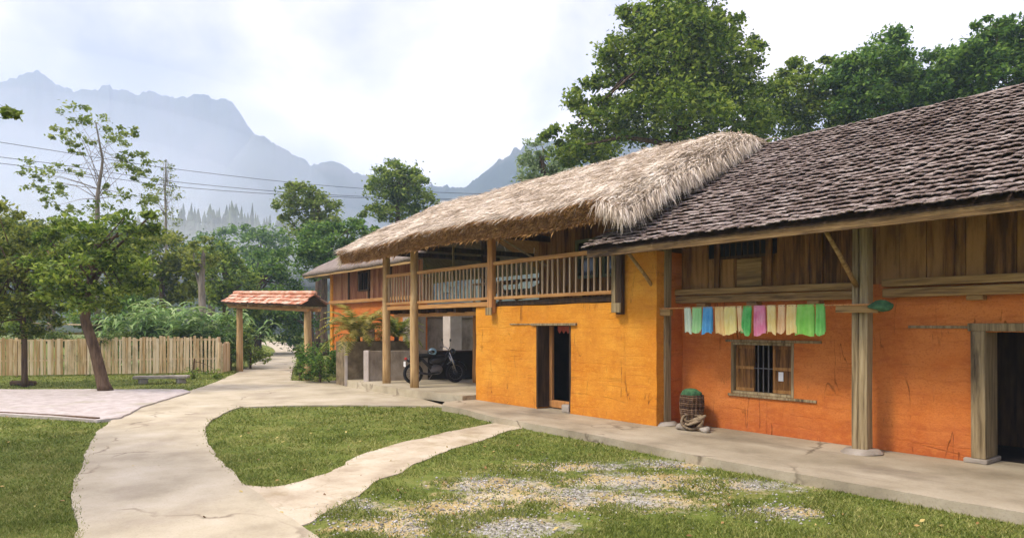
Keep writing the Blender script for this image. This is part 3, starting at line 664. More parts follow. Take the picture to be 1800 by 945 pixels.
MB().add([(-8.36, RY + .02, RZ), (3.4, RY + .02, RZ), (3.4, 16.2, 2.9), (-8.36, 16.2, 2.9), (-8.36, RY + .02, RZ - .06), (3.4, RY + .02, RZ - .06), (3.4, 16.2, 2.84), (-8.36, 16.2, 2.84)],
         [(0, 1, 2, 3), (7, 6, 5, 4), (0, 4, 5, 1), (1, 5, 6, 2), (2, 6, 7, 3), (3, 7, 4, 0)]).build('rear_slope', M['tile'], TH_)
MB().tube([(-8.3 + i * .4, RY, RZ + .01 + .012 * math.sin(i * 1.7)) for i in range(30)], .06, 8).build('ridge_cap', M['tile'], roof, True)
MB().bar((-8.34, EY + .03, EZ - .075), (3.4, EY + .03, EZ - .085), .025, .10).build('fascia', M['wood_eave'], roof)
MB().bar((-8.34, EY + .16, EZ - .06), (3.4, EY + .16, EZ - .06), .10, .11).jitter(.012, 1.2).build('eave_beam', M['wood_eave'], TH_, bevel=.01)
MB().bar((-8.1, 9.36, 3.42), (3.4, 9.36, 3.42), .16, .16).build('wall_plate', M['wood_dark'], TH_, bevel=.01)
for i in range(17):
    x = -8.2 + i * .7
    MB().bar((x, EY + .14, EZ - .03 + .55 * .1 - .05), (x, RY, RZ - .09), .06, .08).build('rafter', M['wood_dark'], TH_)

# ------------------------------------------------------------------ thatched house (middle)
HH = empty('thatched_house', (-12.5, 10, 0), 'yellow earth house with shaggy thatched roof and railed balcony over a carport', 'house')
YF = 9.08
tp = ([-8.36], [2.12, 2.96], lambda u: 2.96 if u > -8.36 else 2.12)
mud_wall('mud_wall', -12.83, -7.55, 0, 2.96, YF, YF + .36, [(-10.68, -9.66, 0, 1.72)], M['mud_yellow'], HH, top=tp, seed=8)
mud_wall('end_wall', YF + .365, 13.3, 0, 2.96, -7.55, -7.9, [], M['mud_orange'], HH, seed=18, axis='y')
MB().box(-12.83, -12.5, YF + .365, 13.3, 0, 2.08).build('side_wall', M['mud_yellow'], HH)
MB().box(-12.49, -7.91, 13.0, 13.3, 0, 2.08).build('rear_wall', M['mud_yellow'], HH)
# door
dr = empty('door'); dr.parent = HH; dr.location = Vector((-10.2, YF, 0)) - Vector(HH.location)
MB().box(-10.678, -10.63, YF - .015, YF + .36, .03, 1.70).build('jamb', M['wood_dark'], dr, bevel=.006)
MB().box(-9.71, -9.662, YF + .0, YF + .36, .03, 1.70).build('jamb', M['wood_dark'], dr, bevel=.006)
MB().box(-10.82, -9.48, YF - .05, YF + .05, 1.70, 1.75).jitter(.012).build('lintel', M['wood_post'], dr, bevel=.008)
MB().box(-11.55, -10.83, YF - .022, YF + .04, 1.72, 1.745).jitter(.01).build('lintel_end', M['wood_post'], dr)
MB().box(-10.62, -10.54, YF + .29, YF + .36, .17, 1.69).build('frame', M['wood_warm'], dr, bevel=.006)
MB().box(-10.62, -9.72, YF + .28, YF + .40, .02, .17).jitter(.01).build('threshold', M['wood_warm'], dr, bevel=.015)
MB().box(-9.93, -9.71, YF - .02, YF + .17, .001, .15).jitter(.03, 4).build('step_stone', M['stone'], dr, bevel=.03)
m = MB()
for i in range(5):
    x = -10.32 + i * .125
    m.add([(x, YF + .26, 1.69), (x + .12, YF + .26, 1.69), (x + .115, YF + .255, 1.60), (x + .06, YF + .25, 1.54), (x + .005, YF + .255, 1.60), (x, YF + .268, 1.69), (x + .12, YF + .268, 1.69), (x + .115, YF + .263, 1.60), (x + .06, YF + .258, 1.54), (x + .005, YF + .263, 1.60)],
          [(0, 4, 3, 2, 1), (5, 6, 7, 8, 9), (0, 1, 6, 5), (1, 2, 7, 6), (2, 3, 8, 7), (3, 4, 9, 8), (4, 0, 5, 9)])
m.build('pelmet', M['pelmet'], dr)
MB().box(-12.45, -7.95, YF + 1.5, YF + 1.55, 0, 2.08).build('shade_partition', M['shade_dark'], HH)  # near-black sheet added behind the door, the room's darkness is in its colour
MB().box(-12.45, -7.95, YF + .37, YF + 1.49, .003, .006).build('shade_floor', M['shade_dark'], HH)  # floor blackened the same way, for the shade indoors
# balcony floor, joists and edge beam
MB().bar((-12.02, YF + .05, 2.185), (-8.52, YF + .05, 2.19), .10, .10).build('floor_beam', M['wood_dark'], HH, bevel=.01)
MB().box(-17.35, -8.4, YF + .06, 13.0, 2.165, 2.21).build('balcony_floor', M['wood_beam'], HH)
MB().bar((-17.4, YF + .0, 2.18), (-12.24, YF + .0, 2.185), .10, .11).build('edge_beam', M['wood_rail'], HH, bevel=.01)
for x in (-17.15, -16.3, -15.45, -14.6, -13.8, -13.0): MB().box(x - .06, x + .06, YF + .06, 13.0, 2.02, 2.163).build('joist', M['wood_dark'], HH, bevel=.008)
MB().bar((-17.3, 9.45, 1.99), (-12.85, 9.45, 1.99), .12, .10).build('beam', M['wood_rail'], HH, bevel=.01)
MB().bar((-17.3, 12.2, 1.97), (-12.85, 12.2, 1.97), .14, .12).build('beam', M['wood_dark'], HH, bevel=.01)
# posts
def log(name, x, y, z0, z1, r, mat, parent):
    pts = [(x + mnoise.noise(Vector((x, y, z0 + t))) * .018, y + mnoise.noise(Vector((y, x, z0 + t))) * .018, z0 + (z1 - z0) * t / 8) for t in range(9)]
    return MB().tube(pts, [r * (1.08 - .015 * t) for t in range(9)], 12).build(name, mat, parent, True)
log('post', -17.12, YF - .02, .09, 4.0, .105, M['wood_log'], HH)
log('post', -15.45, YF - .10, .09, 4.0, .105, M['wood_log'], HH)
log('post', -15.7, 11.1, .09, 2.0, .085, M['wood_warm'], HH)
log('post', -17.1, 12.4, .09, 4.6, .10, M['wood_dark'], HH)
MB().box(-12.22, -12.04, YF - .13, YF - .012, 1.98, 4.0).jitter(.006).build('post', M['wood_warm'], HH, bevel=.012)
MB().box(-8.50, -8.40, YF - .10, YF - .012, 1.95, 3.7).build('post', M['wood_post'], HH, bevel=.01)
MB().box(-8.37, -8.24, YF - .12, YF - .025, 1.90, 3.7).build('post', M['wood_dark'], HH, bevel=.01)
for x in (-12.13, -8.33): MB().box(x - .11, x + .11, YF - .17, YF - .135, 1.93, 2.10).build('joist_end', M['wood_post'], HH, bevel=.01)
# railing in three bays
YR = YF - .06
def rail_bay(xa, xb, n):
    r = empty('railing'); r.parent = HH; r.location = Vector(((xa + xb) / 2, YR, 2.2)) - Vector(HH.location)
    MB().bar((xa, YR, 3.06), (xb, YR, 3.06), .085, .085).jitter(.008, 1.5).build('handrail', M['wood_rail'], r, bevel=.012)
    MB().bar((xa, YR, 2.30), (xb, YR, 2.30), .06, .065).jitter(.006, 1.5).build('bottom_rail', M['wood_rail'], r, bevel=.008)
    for i in range(n):
        x = xa + (xb - xa) * (i + .7) / (n + .4) + random.uniform(-.012, .012); k = random.uniform(-.012, .012)
        MB().bar((x, YR, 2.332), (x + k, YR, 3.018), .032, .032, up=(0, 1, 0)).build('baluster', M['wood_pale'], r, bevel=.004)
rail_bay(-17.0, -15.57, 9); rail_bay(-15.33, -12.23, 20); rail_bay(-12.03, -8.51, 21)
# rear rail of the open veranda on the left
r = empty('railing'); r.parent = HH; r.location = Vector((-15, 12.9, 2.2)) - Vector(HH.location)
MB().bar((-17.2, 12.9, 3.05), (-12.6, 12.9, 3.05), .08, .08).build('handrail', M['wood_dark'], r)
MB().bar((-17.2, 12.9, 2.75), (-12.6, 12.9, 2.75), .05, .10).build('middle_rail', M['wood_dark'], r)
# upper room behind the balcony
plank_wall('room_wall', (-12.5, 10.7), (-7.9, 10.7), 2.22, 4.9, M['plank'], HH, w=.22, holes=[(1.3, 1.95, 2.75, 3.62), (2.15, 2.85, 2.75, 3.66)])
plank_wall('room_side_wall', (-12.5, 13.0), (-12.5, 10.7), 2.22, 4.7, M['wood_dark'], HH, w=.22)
for k in range(17):
    y0 = 9.2 + k * .235; y1 = y0 + .225; zt = 3.62 + 1.78 * (1 - abs((y0 + y1) / 2 - 11.95) / 3.8) - .1
    MB().box(-7.89, -7.865, y0, y1, 2.97, zt).build('gable_board', M['plank'], HH)
for (xa, xb, zt) in ((-11.2, -10.55, 3.62), (-10.35, -9.65, 3.66)):
    w = MB()
    for q in ((xa, xa + .07, 2.75, zt), (xb - .07, xb, 2.75, zt), (xa + .071, xb - .071, zt - .07, zt), (xa + .071, xb - .071, 2.75, 2.81), (xa + .071, xb - .071, 3.2, 3.24)): w.box(q[0], q[1], 10.66, 10.72, q[2], q[3])
    wo_ = w.build('window', M['frame_pale'], HH)
    MB().box(xa + .06, xb - .06, 10.725, 10.74, 2.78, zt - .04).build('pane', M['glass'], wo_)
# beams and rafters under the thatch
TZ0, TY0, TRY, TRZ = 3.60, 8.10, 11.85, 5.36     # underside: eave and ridge
def th_z(y): return TZ0 + (TRZ - TZ0) * (y - TY0) / (TRY - TY0)
for (y, r) in ((YF - .02, .075), (10.6, .07), (12.2, .07)):
    MB().tube([(-18.0 + i * 1.5, y, (th_z(y) if y < TRY else th_z(2 * TRY - y)) - .16 + .012 * math.sin(i * 2.1)) for i in range(8)], r, 8).build('purlin', M['wood_dark'], HH, True)
for x in (-17.12, -15.45, -12.13): MB().bar((x, YF - .05, 3.72), (x, 13.0, 3.76), .10, .13).build('tie_beam', M['wood_dark'], HH, bevel=.01)
for i in range(16):
    x = -18.1 + i * .7
    MB().tube([(x, TY0 + .15, TZ0 - .02), (x + .03, 10, th_z(10) - .06), (x, TRY, TRZ - .08)], .038, 6).build('rafter', M['wood_warm'], HH, True)
MB().tube([(-14.35, 9.5, 4.0), (-14.45, 9.52, 3.6), (-14.4, 9.5, 3.2), (-14.6, 9.5, 2.95)], .03, 6).build('hanging_pole', M['wood_post'], HH, True)
MB().tube([(-12.1, YF - .02, 3.72), (-11.55, YF + .25, 3.35), (-10.9, YF + .5, 2.95)], .022, 6).build('prop', M['wood_post'], HH, True)

# thatch: under-layer slab with an uneven surface, then tens of thousands of blades
X0, X1 = -18.15, -7.62
def thatch():
    nx, ns = 120, 44; V = []
    def pt(x, s, off):        # s from -1 (front eave) over 0 (ridge) to 1 (rear eave)
        y = TRY + s * (TRY - TY0); a_ = abs(s); z = TRZ - (a_ if a_ > .16 else (.08 + a_ * a_ / .32)) * (TRZ - TZ0)
        if not off and s < -.72: k_ = (-s - .72) / .28; z -= .12 * k_; y += .16 * k_   # the eave is cut square to the slope
        t = off * (1 - .25 * abs(s)) ; lump = mnoise.fractal(Vector((x * .9, s * 4, 1)), 1, 2, 4) * .05
        z += t + (lump if off else 0) + (.06 * (1 - min(1, abs(s) * 5)) if off else 0)
        # the eave sags a little between posts, and the ridge end lifts
        z += -.05 * math.sin((x - X0) * .9) * abs(s)
        xx = x
        if off and x > X1 - .5: z -= .20 * ((x - X1 + .5) / .5) ** 2; xx += .10 * (x - X1 + .5) / .5
        return (xx, y, z)
    for off in (0.0, .26):
        for i in range(nx + 1):
            x = X0 + (X1 - X0) * i / nx
            for j in range(ns + 1): V.append(pt(x, -1 + 2 * j / ns, off))
    K = (nx + 1) * (ns + 1); F = []
    ix = lambda i, j, k: k * K + i * (ns + 1) + j
    for i in range(nx):
        for j in range(ns):
            F.append((ix(i, j, 1), ix(i + 1, j, 1), ix(i + 1, j + 1, 1), ix(i, j + 1, 1))); F.append((ix(i, j, 0), ix(i, j + 1, 0), ix(i + 1, j + 1, 0), ix(i + 1, j, 0)))
    for i in range(nx):
        for j in (0, ns): F.append((ix(i, j, 0), ix(i + 1, j, 0), ix(i + 1, j, 1), ix(i, j, 1)))
    for j in range(ns):
        for i in (0, nx): F.append((ix(i, j, 0), ix(i, j, 1), ix(i, j + 1, 1), ix(i, j + 1, 0)))
    base = np_mesh('thatch_roof', np.array(V), np.array(F), M['thatch_base'], HH, True)
    parts = []
    slope = np.array([0, -(TRY - TY0), -(TRZ - TZ0)]); slope /= np.linalg.norm(slope); nrm = np.array([0, slope[2], -slope[1]]);
    def surf(x, s, off): 
        return np.array([pt(a, b, off) for a, b in zip(x, s)])
    # front slope
    N = 95000; x = rng.uniform(X0 - .05, X1 + .1, N); s = -rng.uniform(0, .95, N)
    P = surf(x, s, .26); P[:, 2] += .0
    D = np.tile(slope, (N, 1)); parts.append(straw(N, P, D, np.tile(nrm, (N, 1)), .34, .013, .17, .045, .06))
    # rear slope, thinner
    N = 9000; x = rng.uniform(X0, X1, N); s = rng.uniform(0, 1, N); P = surf(x, s, .26); sl2 = slope * np.array([1, -1, 1])
    parts.append(straw(N, P, np.tile(sl2, (N, 1)), np.tile(nrm * np.array([1, -1, 1]), (N, 1)), .5, .03, .24, .06, .05))
    # ridge comb
    N = 12000; x = rng.uniform(X0, X1 + .1, N); P = surf(x, rng.uniform(-.06, .06, N), .27)
    D = np.stack([rng.normal(0, .4, N), rng.choice([-1, 1], N) * 1.0, -.35 * np.ones(N)], 1); D /= np.linalg.norm(D, axis=1)[:, None]
    parts.append(straw(N, P, D, np.tile([0, 0, 1.0], (N, 1)), .32, .013, .25, .04, .1))
    # the square cut of the eave: brown straw ends
    N = 26000; x = rng.uniform(X0, X1 + .05, N); f = rng.random((N, 1)); P = surf(x, -np.ones(N), 0.0) * (1 - f) + surf(x, -np.ones(N), .26) * f
    Vc, Fc = straw(N, P, np.tile(slope * .8 + np.array([0, 0, -.15]), (N, 1)), np.tile(nrm, (N, 1)), .075, .012, .3, .02, .1)
    np_mesh('eave_straw', Vc, Fc, M['straw_brown'], base)
    # brown cut straw ends of the underside
    N = 9000; x = rng.uniform(X0, X1, N); sq = -rng.uniform(.72, .99, N); P = surf(x, sq, 0.0); P[:, 2] += .01
    Vs, Fs = straw(N, P, np.tile([0, -.85, -.25], (N, 1)).astype(float), np.tile([0, -.3, -.95], (N, 1)), .2, .02, .3, .05, .1)
    np_mesh('soffit_straw', Vs, Fs, M['straw_brown'], base)
    # right verge: shaggy tufts hanging over the tiles, in clumps
    N = 30000; nc = 110; cs = -rng.uniform(0, 1, nc); cl = rng.uniform(.45, 1.15, nc); k = rng.integers(0, nc, N)
    s = np.clip(cs[k] + rng.normal(0, .018, N), -1, .1); P = surf(X1 - rng.uniform(-.02, .42, N), s, .26); P[:, 2] -= rng.uniform(0, .14, N) * cl[k]
    D = np.stack([.62 * np.ones(N) + rng.normal(0, .15, N), -.5 + rng.normal(0, .12, N), -.62 * np.ones(N)], 1)
    V_, F_ = straw(N, P, D, np.tile([.85, 0, .5], (N, 1)), .34, .014, .17, .05, .25); parts.append((V_, F_))
    # left verge
    N = 5000; s = -rng.uniform(0, 1, N); P = surf(np.full(N, X0) + rng.uniform(-.05, .1, N), s, 0.0); P[:, 2] += rng.uniform(.02, .28, N)
    parts.append(straw(N, P, np.tile([-.7, -.5, -.5], (N, 1)).astype(float), np.tile([-.5, 0, .8], (N, 1)), .25, .022, .25, .04, .15))
    VV, FF, n = [], [], 0
    for (a, b) in parts: VV.append(a); FF.append(b + n); n += len(a)
    np_mesh('thatch_straw', np.concatenate(VV), np.concatenate(FF), M['thatch'], base)
    # battens of the underside
thatch()

# ------------------------------------------------------------------ background house with hipped roof
BX0, BX1, BY = -28.2, -21.5, 12.2
BH = empty('wooden_house', (-25, 13, 0), 'reddish plank house on orange earth ground floor under a grey hipped roof, beyond the gate', 'house')
bz = lambda py, d: EYE - (py - HORY) / FPX * d
MB().box(-28.0, -20.6, BY, BY + .3, -.1, 2.62).build('mud_wall', M['mud_orange'], BH)
MB().box(-28.0, -27.7, BY + .302, BY + 5, -.1, 2.62).build('side_wall', M['mud_orange'], BH)
plank_wall('plank_wall', (-27.8, BY - .03), (-20.4, BY - .03), 2.75, 4.0, M['plank_red'], BH, w=.2, holes=[(2.55, 3.45, 3.08, 3.86)])
plank_wall('side_plank_wall', (-27.8, BY + 5), (-27.8, BY - .02), 2.75, 4.0, M['plank_red'], BH, w=.2)
MB().box(-28.05, -27.8, BY - .08, BY + .1, -.1, 4.02).build('corner_post', M['mud_yellow'], BH, bevel=.02)
MB().bar((-27.95, BY - .1, 2.69), (-20.4, BY - .1, 2.69), .16, .13).build('beam', M['wood_rail'], BH, bevel=.01)
for x in (-26.2, -24.4, -22.6): MB().box(x - .05, x + .05, BY - .085, BY - .042, 2.76, 4.0).build('stud', M['wood_dark'], BH)
w = MB()
for q in ((-25.27, -25.19, 3.06, 3.88), (-24.41, -24.33, 3.06, 3.88), (-25.189, -24.411, 3.80, 3.88), (-25.189, -24.411, 3.06, 3.12), (-24.83, -24.79, 3.121, 3.799)): w.box(q[0], q[1], BY - .09, BY + .03, q[2], q[3])
w_ = w.build('window', M['wood_dark'], BH); MB().box(-25.2, -24.4, BY + .035, BY + .05, 3.1, 3.82).build('pane', M['glass'], w_)
w = MB().box(-25.0, -24.0, BY - .03, BY - .004, .0, 1.75); w.build('door', M['wood_dark'], BH)
# hipped roof of leaf thatch
e0, e1, f0, f1, ez, rz = -29.0, -19.5, BY - .95, BY + 5.8, 3.92, 6.1
rx0, rx1, ry = -25.6, -19.5, (f0 + f1) / 2
rf = MB()
nn = 14
def quadstrip(a, b, c, d, k=14):
    vs, fs = [], []
    for i in range(k + 1):
        for j in range(k + 1):
            u, v_ = i / k, j / k; p = Vector(a).lerp(Vector(b), u).lerp(Vector(d).lerp(Vector(c), u), v_); p.z += mnoise.noise(p * 1.4) * .05; vs.append(p)
    fs = [(i * (k + 1) + j, (i + 1) * (k + 1) + j, (i + 1) * (k + 1) + j + 1, i * (k + 1) + j + 1) for i in range(k) for j in range(k)]
    rf.add(vs, fs)
quadstrip((e0, f0, ez), (e1, f0, ez), (rx1, ry, rz), (rx0, ry, rz)); quadstrip((e0, f1, ez), (e0, f0, ez), (rx0, ry, rz), (rx0, ry, rz)); quadstrip((e1, f1, ez), (e0, f1, ez), (rx0, ry, rz), (rx1, ry, rz))
ro = rf.build('roof', M['grey_roof'], BH, True); sm = ro.modifiers.new('thick', 'SOLIDIFY'); sm.thickness = .14; sm.offset = -1
MB().bar((e0 + .05, f0 + .1, ez - .12), (e1, f0 + .1, ez - .12), .06, .10).build('eave_beam', M['wood_beam'], BH)

# ------------------------------------------------------------------ gate with red tiled roof
gl = gnd(421, 652, PZ); gr = gnd(541, 668, PZ)
GT = empty('roadside_gate', ((gl[0] + gr[0]) / 2, (gl[1] + gr[1]) / 2, GZ), 'timber gate on two log posts with small red tiled roof across the path', 'gate')
gv = (Vector(gr) - Vector(gl)).normalized(); gp = Vector((-gv.y, gv.x))
zl, zr = 2.46, 2.20
for p, zt in ((gl, zl), (gr, zr)):
    log('post', p[0], p[1], GZ, zt, .12, M['wood_log'], GT)
ga = Vector((*gl, zl)) - Vector((*gv, 0)) * .55; gb = Vector((*gr, zr)) + Vector((*gv, 0)) * .45
for s in (-1, 1):
    o = Vector((*gp, 0)) * (.2 * s)
    MB().bar(ga + o - Vector((0, 0, .0)), gb + o, .09, .10).build('beam', M['wood_rail'], GT, bevel=.01)
for i in range(7):
    c = ga.lerp(gb, (i + .3) / 6.6); MB().bar(c - Vector((*gp, 0)) * .4 + Vector((0, 0, .07)), c + Vector((*gp, 0)) * .4 + Vector((0, 0, .07)), .06, .07).build('cross_piece', M['wood_log'], GT)
gm = MB(); gL = (gb - ga).length + .1; al = (gb - ga).normalized()
apex = ga + Vector((0, 0, .50)); half = .48
for s in (-1, 1):
    dnv = Vector((gp.x * s * half, gp.y * s * half, -.34)); tile_slope(gm, apex - al * .05, al, dnv, gL, dnv.length, tw=.2, ex=.21, lift=.05, jit=1.6)
gro = gm.build('tile_roof', M['tile_red'], GT)
u = MB()
for s in (-1, 1):
    d0 = Vector((gp.x * s * half, gp.y * s * half, -.34)) * .96
    a0, b0 = apex, apex + al * (gL - .1); dz = Vector((0, 0, -.03))
    u.add([a0 + dz, b0 + dz, b0 + d0 + dz, a0 + d0 + dz, a0 + dz * 2, b0 + dz * 2, b0 + d0 + dz * 2, a0 + d0 + dz * 2], [(0, 1, 2, 3), (7, 6, 5, 4), (0, 4, 5, 1), (1, 5, 6, 2), (2, 6, 7, 3), (3, 7, 4, 0)])
u.build('roof_boarding', M['wood_dark'], gro)
MB().tube([apex + al * (gL * i / 12) + Vector((0, 0, .05 + .01 * (i % 2))) for i in range(13)], .07, 8).build('ridge_cap', M['tile_red'], gro, True)

# ------------------------------------------------------------------ picket fence
def fence(name, pts, h, label, z=GZ, sp_=.115, w=.092):
    a, b = Vector(pts[0]), Vector(pts[1]); Lf = (b - a).length; d = (b - a) / Lf; nr_ = Vector((-d.y, d.x))
    f = empty(name, ((a.x + b.x) / 2, (a.y + b.y) / 2, z), label, 'fence')
    m = MB(); u = 0
    while u < Lf:
        p = a + d * u; hh = h + random.uniform(-.05, .05) + .04 * math.sin(u * .8); k = random.uniform(-.02, .02); ww = w * random.uniform(.7, 1.2)
        c0 = Vector((p.x, p.y, z + .05)); c1 = Vector((p.x + d.x * k, p.y + d.y * k, z + hh)); m.bar(c0 + Vector((*nr_, 0)) * -.03, c1 + Vector((*nr_, 0)) * -.03, ww, .02, up=(nr_.x, nr_.y, 0)); u += sp_ * random.uniform(.8, 1.2)
    m.build('picket_panel', M['picket'], f)
    for zz in (.42, .95):
        MB().bar((a.x, a.y, z + zz * h), (b.x, b.y, z + zz * h), .035, .06).build('rail', M['picket'], f)
    q = 0
    while q <= Lf + .01:
        p = a + d * min(q, Lf); MB().box(p.x - .05 + nr_.x * .07, p.x + .05 + nr_.x * .07, p.y - .05 + nr_.y * .07, p.y + .05 + nr_.y * .07, z - .05, z + h + .03).build('post', M['picket'], f); q += Lf / max(1, round(Lf / 2.2))
    return f
fr = gnd(384, 656, GZ); fl = gnd(0, 662, GZ); fdir = (Vector(fl) - Vector(fr)).normalized(); fl2 = Vector(fl) + fdir * 4
fence('picket_fence', [fl2, fr], 1.36, 'long pale wooden picket fence along the far side of the gravel yard')
fence('picket_fence', [(fr[0] + .12, fr[1] + .1), gnd(403, 653, GZ)], 1.16, 'short lower end section of picket fence beside the path', sp_=.12)

# ------------------------------------------------------------------ planter walls, ferns, bike
def wall_seg(name, a, b, t, z0, z1, mat, parent=None, jit=.012):
    a, b = Vector(a), Vector(b); d = (b - a).normalized(); n = Vector((-d.y, d.x)) * t
    m = MB(); m.prism([a, b, b + n, a + n], z0, z1); return m.build(name, mat, parent, bevel=.012)
def pd(px, d): p = FW * d + RT * ((px - 900) / FPX * d); return Vector((p.x, p.y))
LW = empty('low_wall', (*pd(640, 19.6), 0), 'low grey cement wall with white end pier behind the parked motorbike', 'wall')
wall_seg('wall_panel', pd(648.5, 19.7), pd(838, 20.6), .16, -.05, .97, M['wall_grey'], LW)
wall_seg('end_pier', pd(639, 19.62), pd(648, 19.62), .2, -.05, .985, M['white_pier'], LW)
PL = empty('planter', (*pd(640, 20.6), 0), 'tall brown masonry planter holding two ferns beside the low wall', 'planter')
pa, pb = pd(607, 20.2), pd(722, 21.3); dv = (pb - pa).normalized(); nv_ = Vector((-dv.y, dv.x))
wall_seg('front_wall', pa, pb, .15, -.1, 1.22, M['wall_brown'], PL)
wall_seg('rear_wall', pa + nv_ * .75, pb + nv_ * .75, .15, -.1, 1.22, M['wall_brown'], PL)
for p in (pa, pb - dv * .15):
    q = MB(); q.prism([p + nv_ * .152, p + dv * .15 + nv_ * .152, p + dv * .15 + nv_ * .748, p + nv_ * .748], -.1, 1.21); q.build('end_wall', M['wall_brown'], PL)
q = MB(); q.prism([pa + dv * .152 + nv_ * .152, pb - dv * .152 + nv_ * .152, pb - dv * .152 + nv_ * .748, pa + dv * .152 + nv_ * .748], .5, 1.12); q.build('soil', M['bark'], PL)
MB().prism([pa - dv * .02 - nv_ * .02, pa + dv * .06 - nv_ * .02, pa + dv * .06, pa - dv * .02], -.1, 1.24).build('corner_trim', M['white_pier'], PL)

def blade_leaf(m, base, dirv, length, width, droop, k=5, fold=.25):
    """one arching leaf strip"""
    d = Vector(dirv).normalized(); side = d.cross(Vector((0, 0, 1)))
    if side.length < .05: side = Vector((1, 0, 0))
    side.normalize(); p = Vector(base); vs = []
    for i in range(k + 1):
        t = i / k; wv = width * math.sin(math.pi * min(1, .12 + t * .88)) * (1 if i < k else .05)
        up = Vector((0, 0, 1)) * wv * fold
        vs += [p - side * wv / 2 + up, p, p + side * wv / 2 + up]
        d = (d + Vector((0, 0, -droop / k))).normalized(); p = p + d * (length / k)
    fs = []
    for i in range(k):
        for j in (0, 1): fs.append((i * 3 + j, i * 3 + j + 1, (i + 1) * 3 + j + 1, (i + 1) * 3 + j))
    m.add(vs, fs)
def fern(name, loc, n, length, label, mat, cat='plant', up=(.7, 4.5), stem=True, group=None):
    f = empty(name, loc, label, cat, group); m = MB()
    for i in range(n):
        a = random.uniform(0, 2 * math.pi); u_ = random.uniform(*up); dv_ = Vector((math.cos(a), math.sin(a), u_)).normalized(); L_ = length * random.uniform(.7, 1.2)
        d = dv_.copy(); p = Vector(loc) + Vector((math.cos(a), math.sin(a), 0)) * .06; kk = 9
        for j in range(kk):
            d = (d + Vector((0, 0, -.17 - .12 * random.random()))).normalized(); q = p + d * L_ / kk; s = d.cross(Vector((0, 0, 1))).normalized(); wl_ = L_ * .17 * math.sin(math.pi * (j + 1.2) / (kk + 1.5))
            for sg in (-1, 1):
                for o in (.2, .7):
                    c = p.lerp(q, o); tip = c + s * sg * wl_ + d * wl_ * .7 - Vector((0, 0, wl_ * .25)); wv = L_ / kk * .42
                    m.add([c, c + d * wv, tip], [(0, 1, 2)])
            p = q
    m.build('frond', mat, f)['kind'] = 'stuff'
    if stem: MB().tube([(loc[0], loc[1], loc[2] - .22), (loc[0], loc[1], loc[2] + .08)], [.09, .06], 8).build('stem', M['bark'], f, True)
    return f
p = pa.lerp(pb, .26) + nv_ * .45; fern('fern', (p.x, p.y, 1.34), 60, 1.4, 'big yellowing fern in the planter nearest the gate', M['leaf_fern'])
p = pa.lerp(pb, .86) + nv_ * .45; fern('fern', (p.x, p.y, 1.34), 50, 1.05, 'darker second fern in the planter behind the balcony post', M['leaf_olive'])

DB = empty('shade_panel', (*pd(795, 20.0), .1), 'dark panel standing in for the deep shade on the low wall behind the motorbike', 'shade panel')
wall_seg('shade_sheet', pd(752, 19.9), pd(834, 20.3), .03, .12, .93, M['shade_dark'], DB)  # added dark sheet, deep shade on this stretch of wall put into colour
wall_seg('shade_top_strip', pd(752, 19.88), pd(834, 20.28), .05, .932, .965, M['wood_dark'], DB)
GW = empty('garden_wall', (*pd(795, 26.5), 0), 'grey cement wall standing behind the carport', 'wall')
wall_seg('wall_panel', pd(722, 26.2), pd(862, 27.2), .2, -.12, 2.0, M['wall_grey'], GW)
wall_seg('coping', pd(721, 26.12), pd(863, 27.12), .34, 2.002, 2.1, M['wall_grey'], GW)
# things seen through the carport
for i, (px, d, w_, z1, mt, lb) in enumerate(((728, 23.5, .32, 2.2, 'wall_grey', 'wide pale cement pillar behind the motorbike'), (795, 23.0, .26, 2.1, 'white_pier', 'pinkish cement pillar right of the wide pale one'))):
    c = pd(px, d); pe = empty('pillar', (c.x, c.y, 0), lb, 'pillar')
    MB().box(c.x - w_, c.x + w_, c.y - w_, c.y + w_, .101, .22).build('base', M['wall_grey'], pe, bevel=.015); MB().box(c.x - w_ + .03, c.x + w_ - .03, c.y - w_ + .03, c.y + w_ - .03, .221, z1).build('shaft', M[mt], pe, bevel=.015)
MB().tube([(-15.0, 12.9, 2.0), (-14.3, 12.6, 1.35)], [.09, .1], 8).build('carport_brace', M['wood_dark'], HH, True)

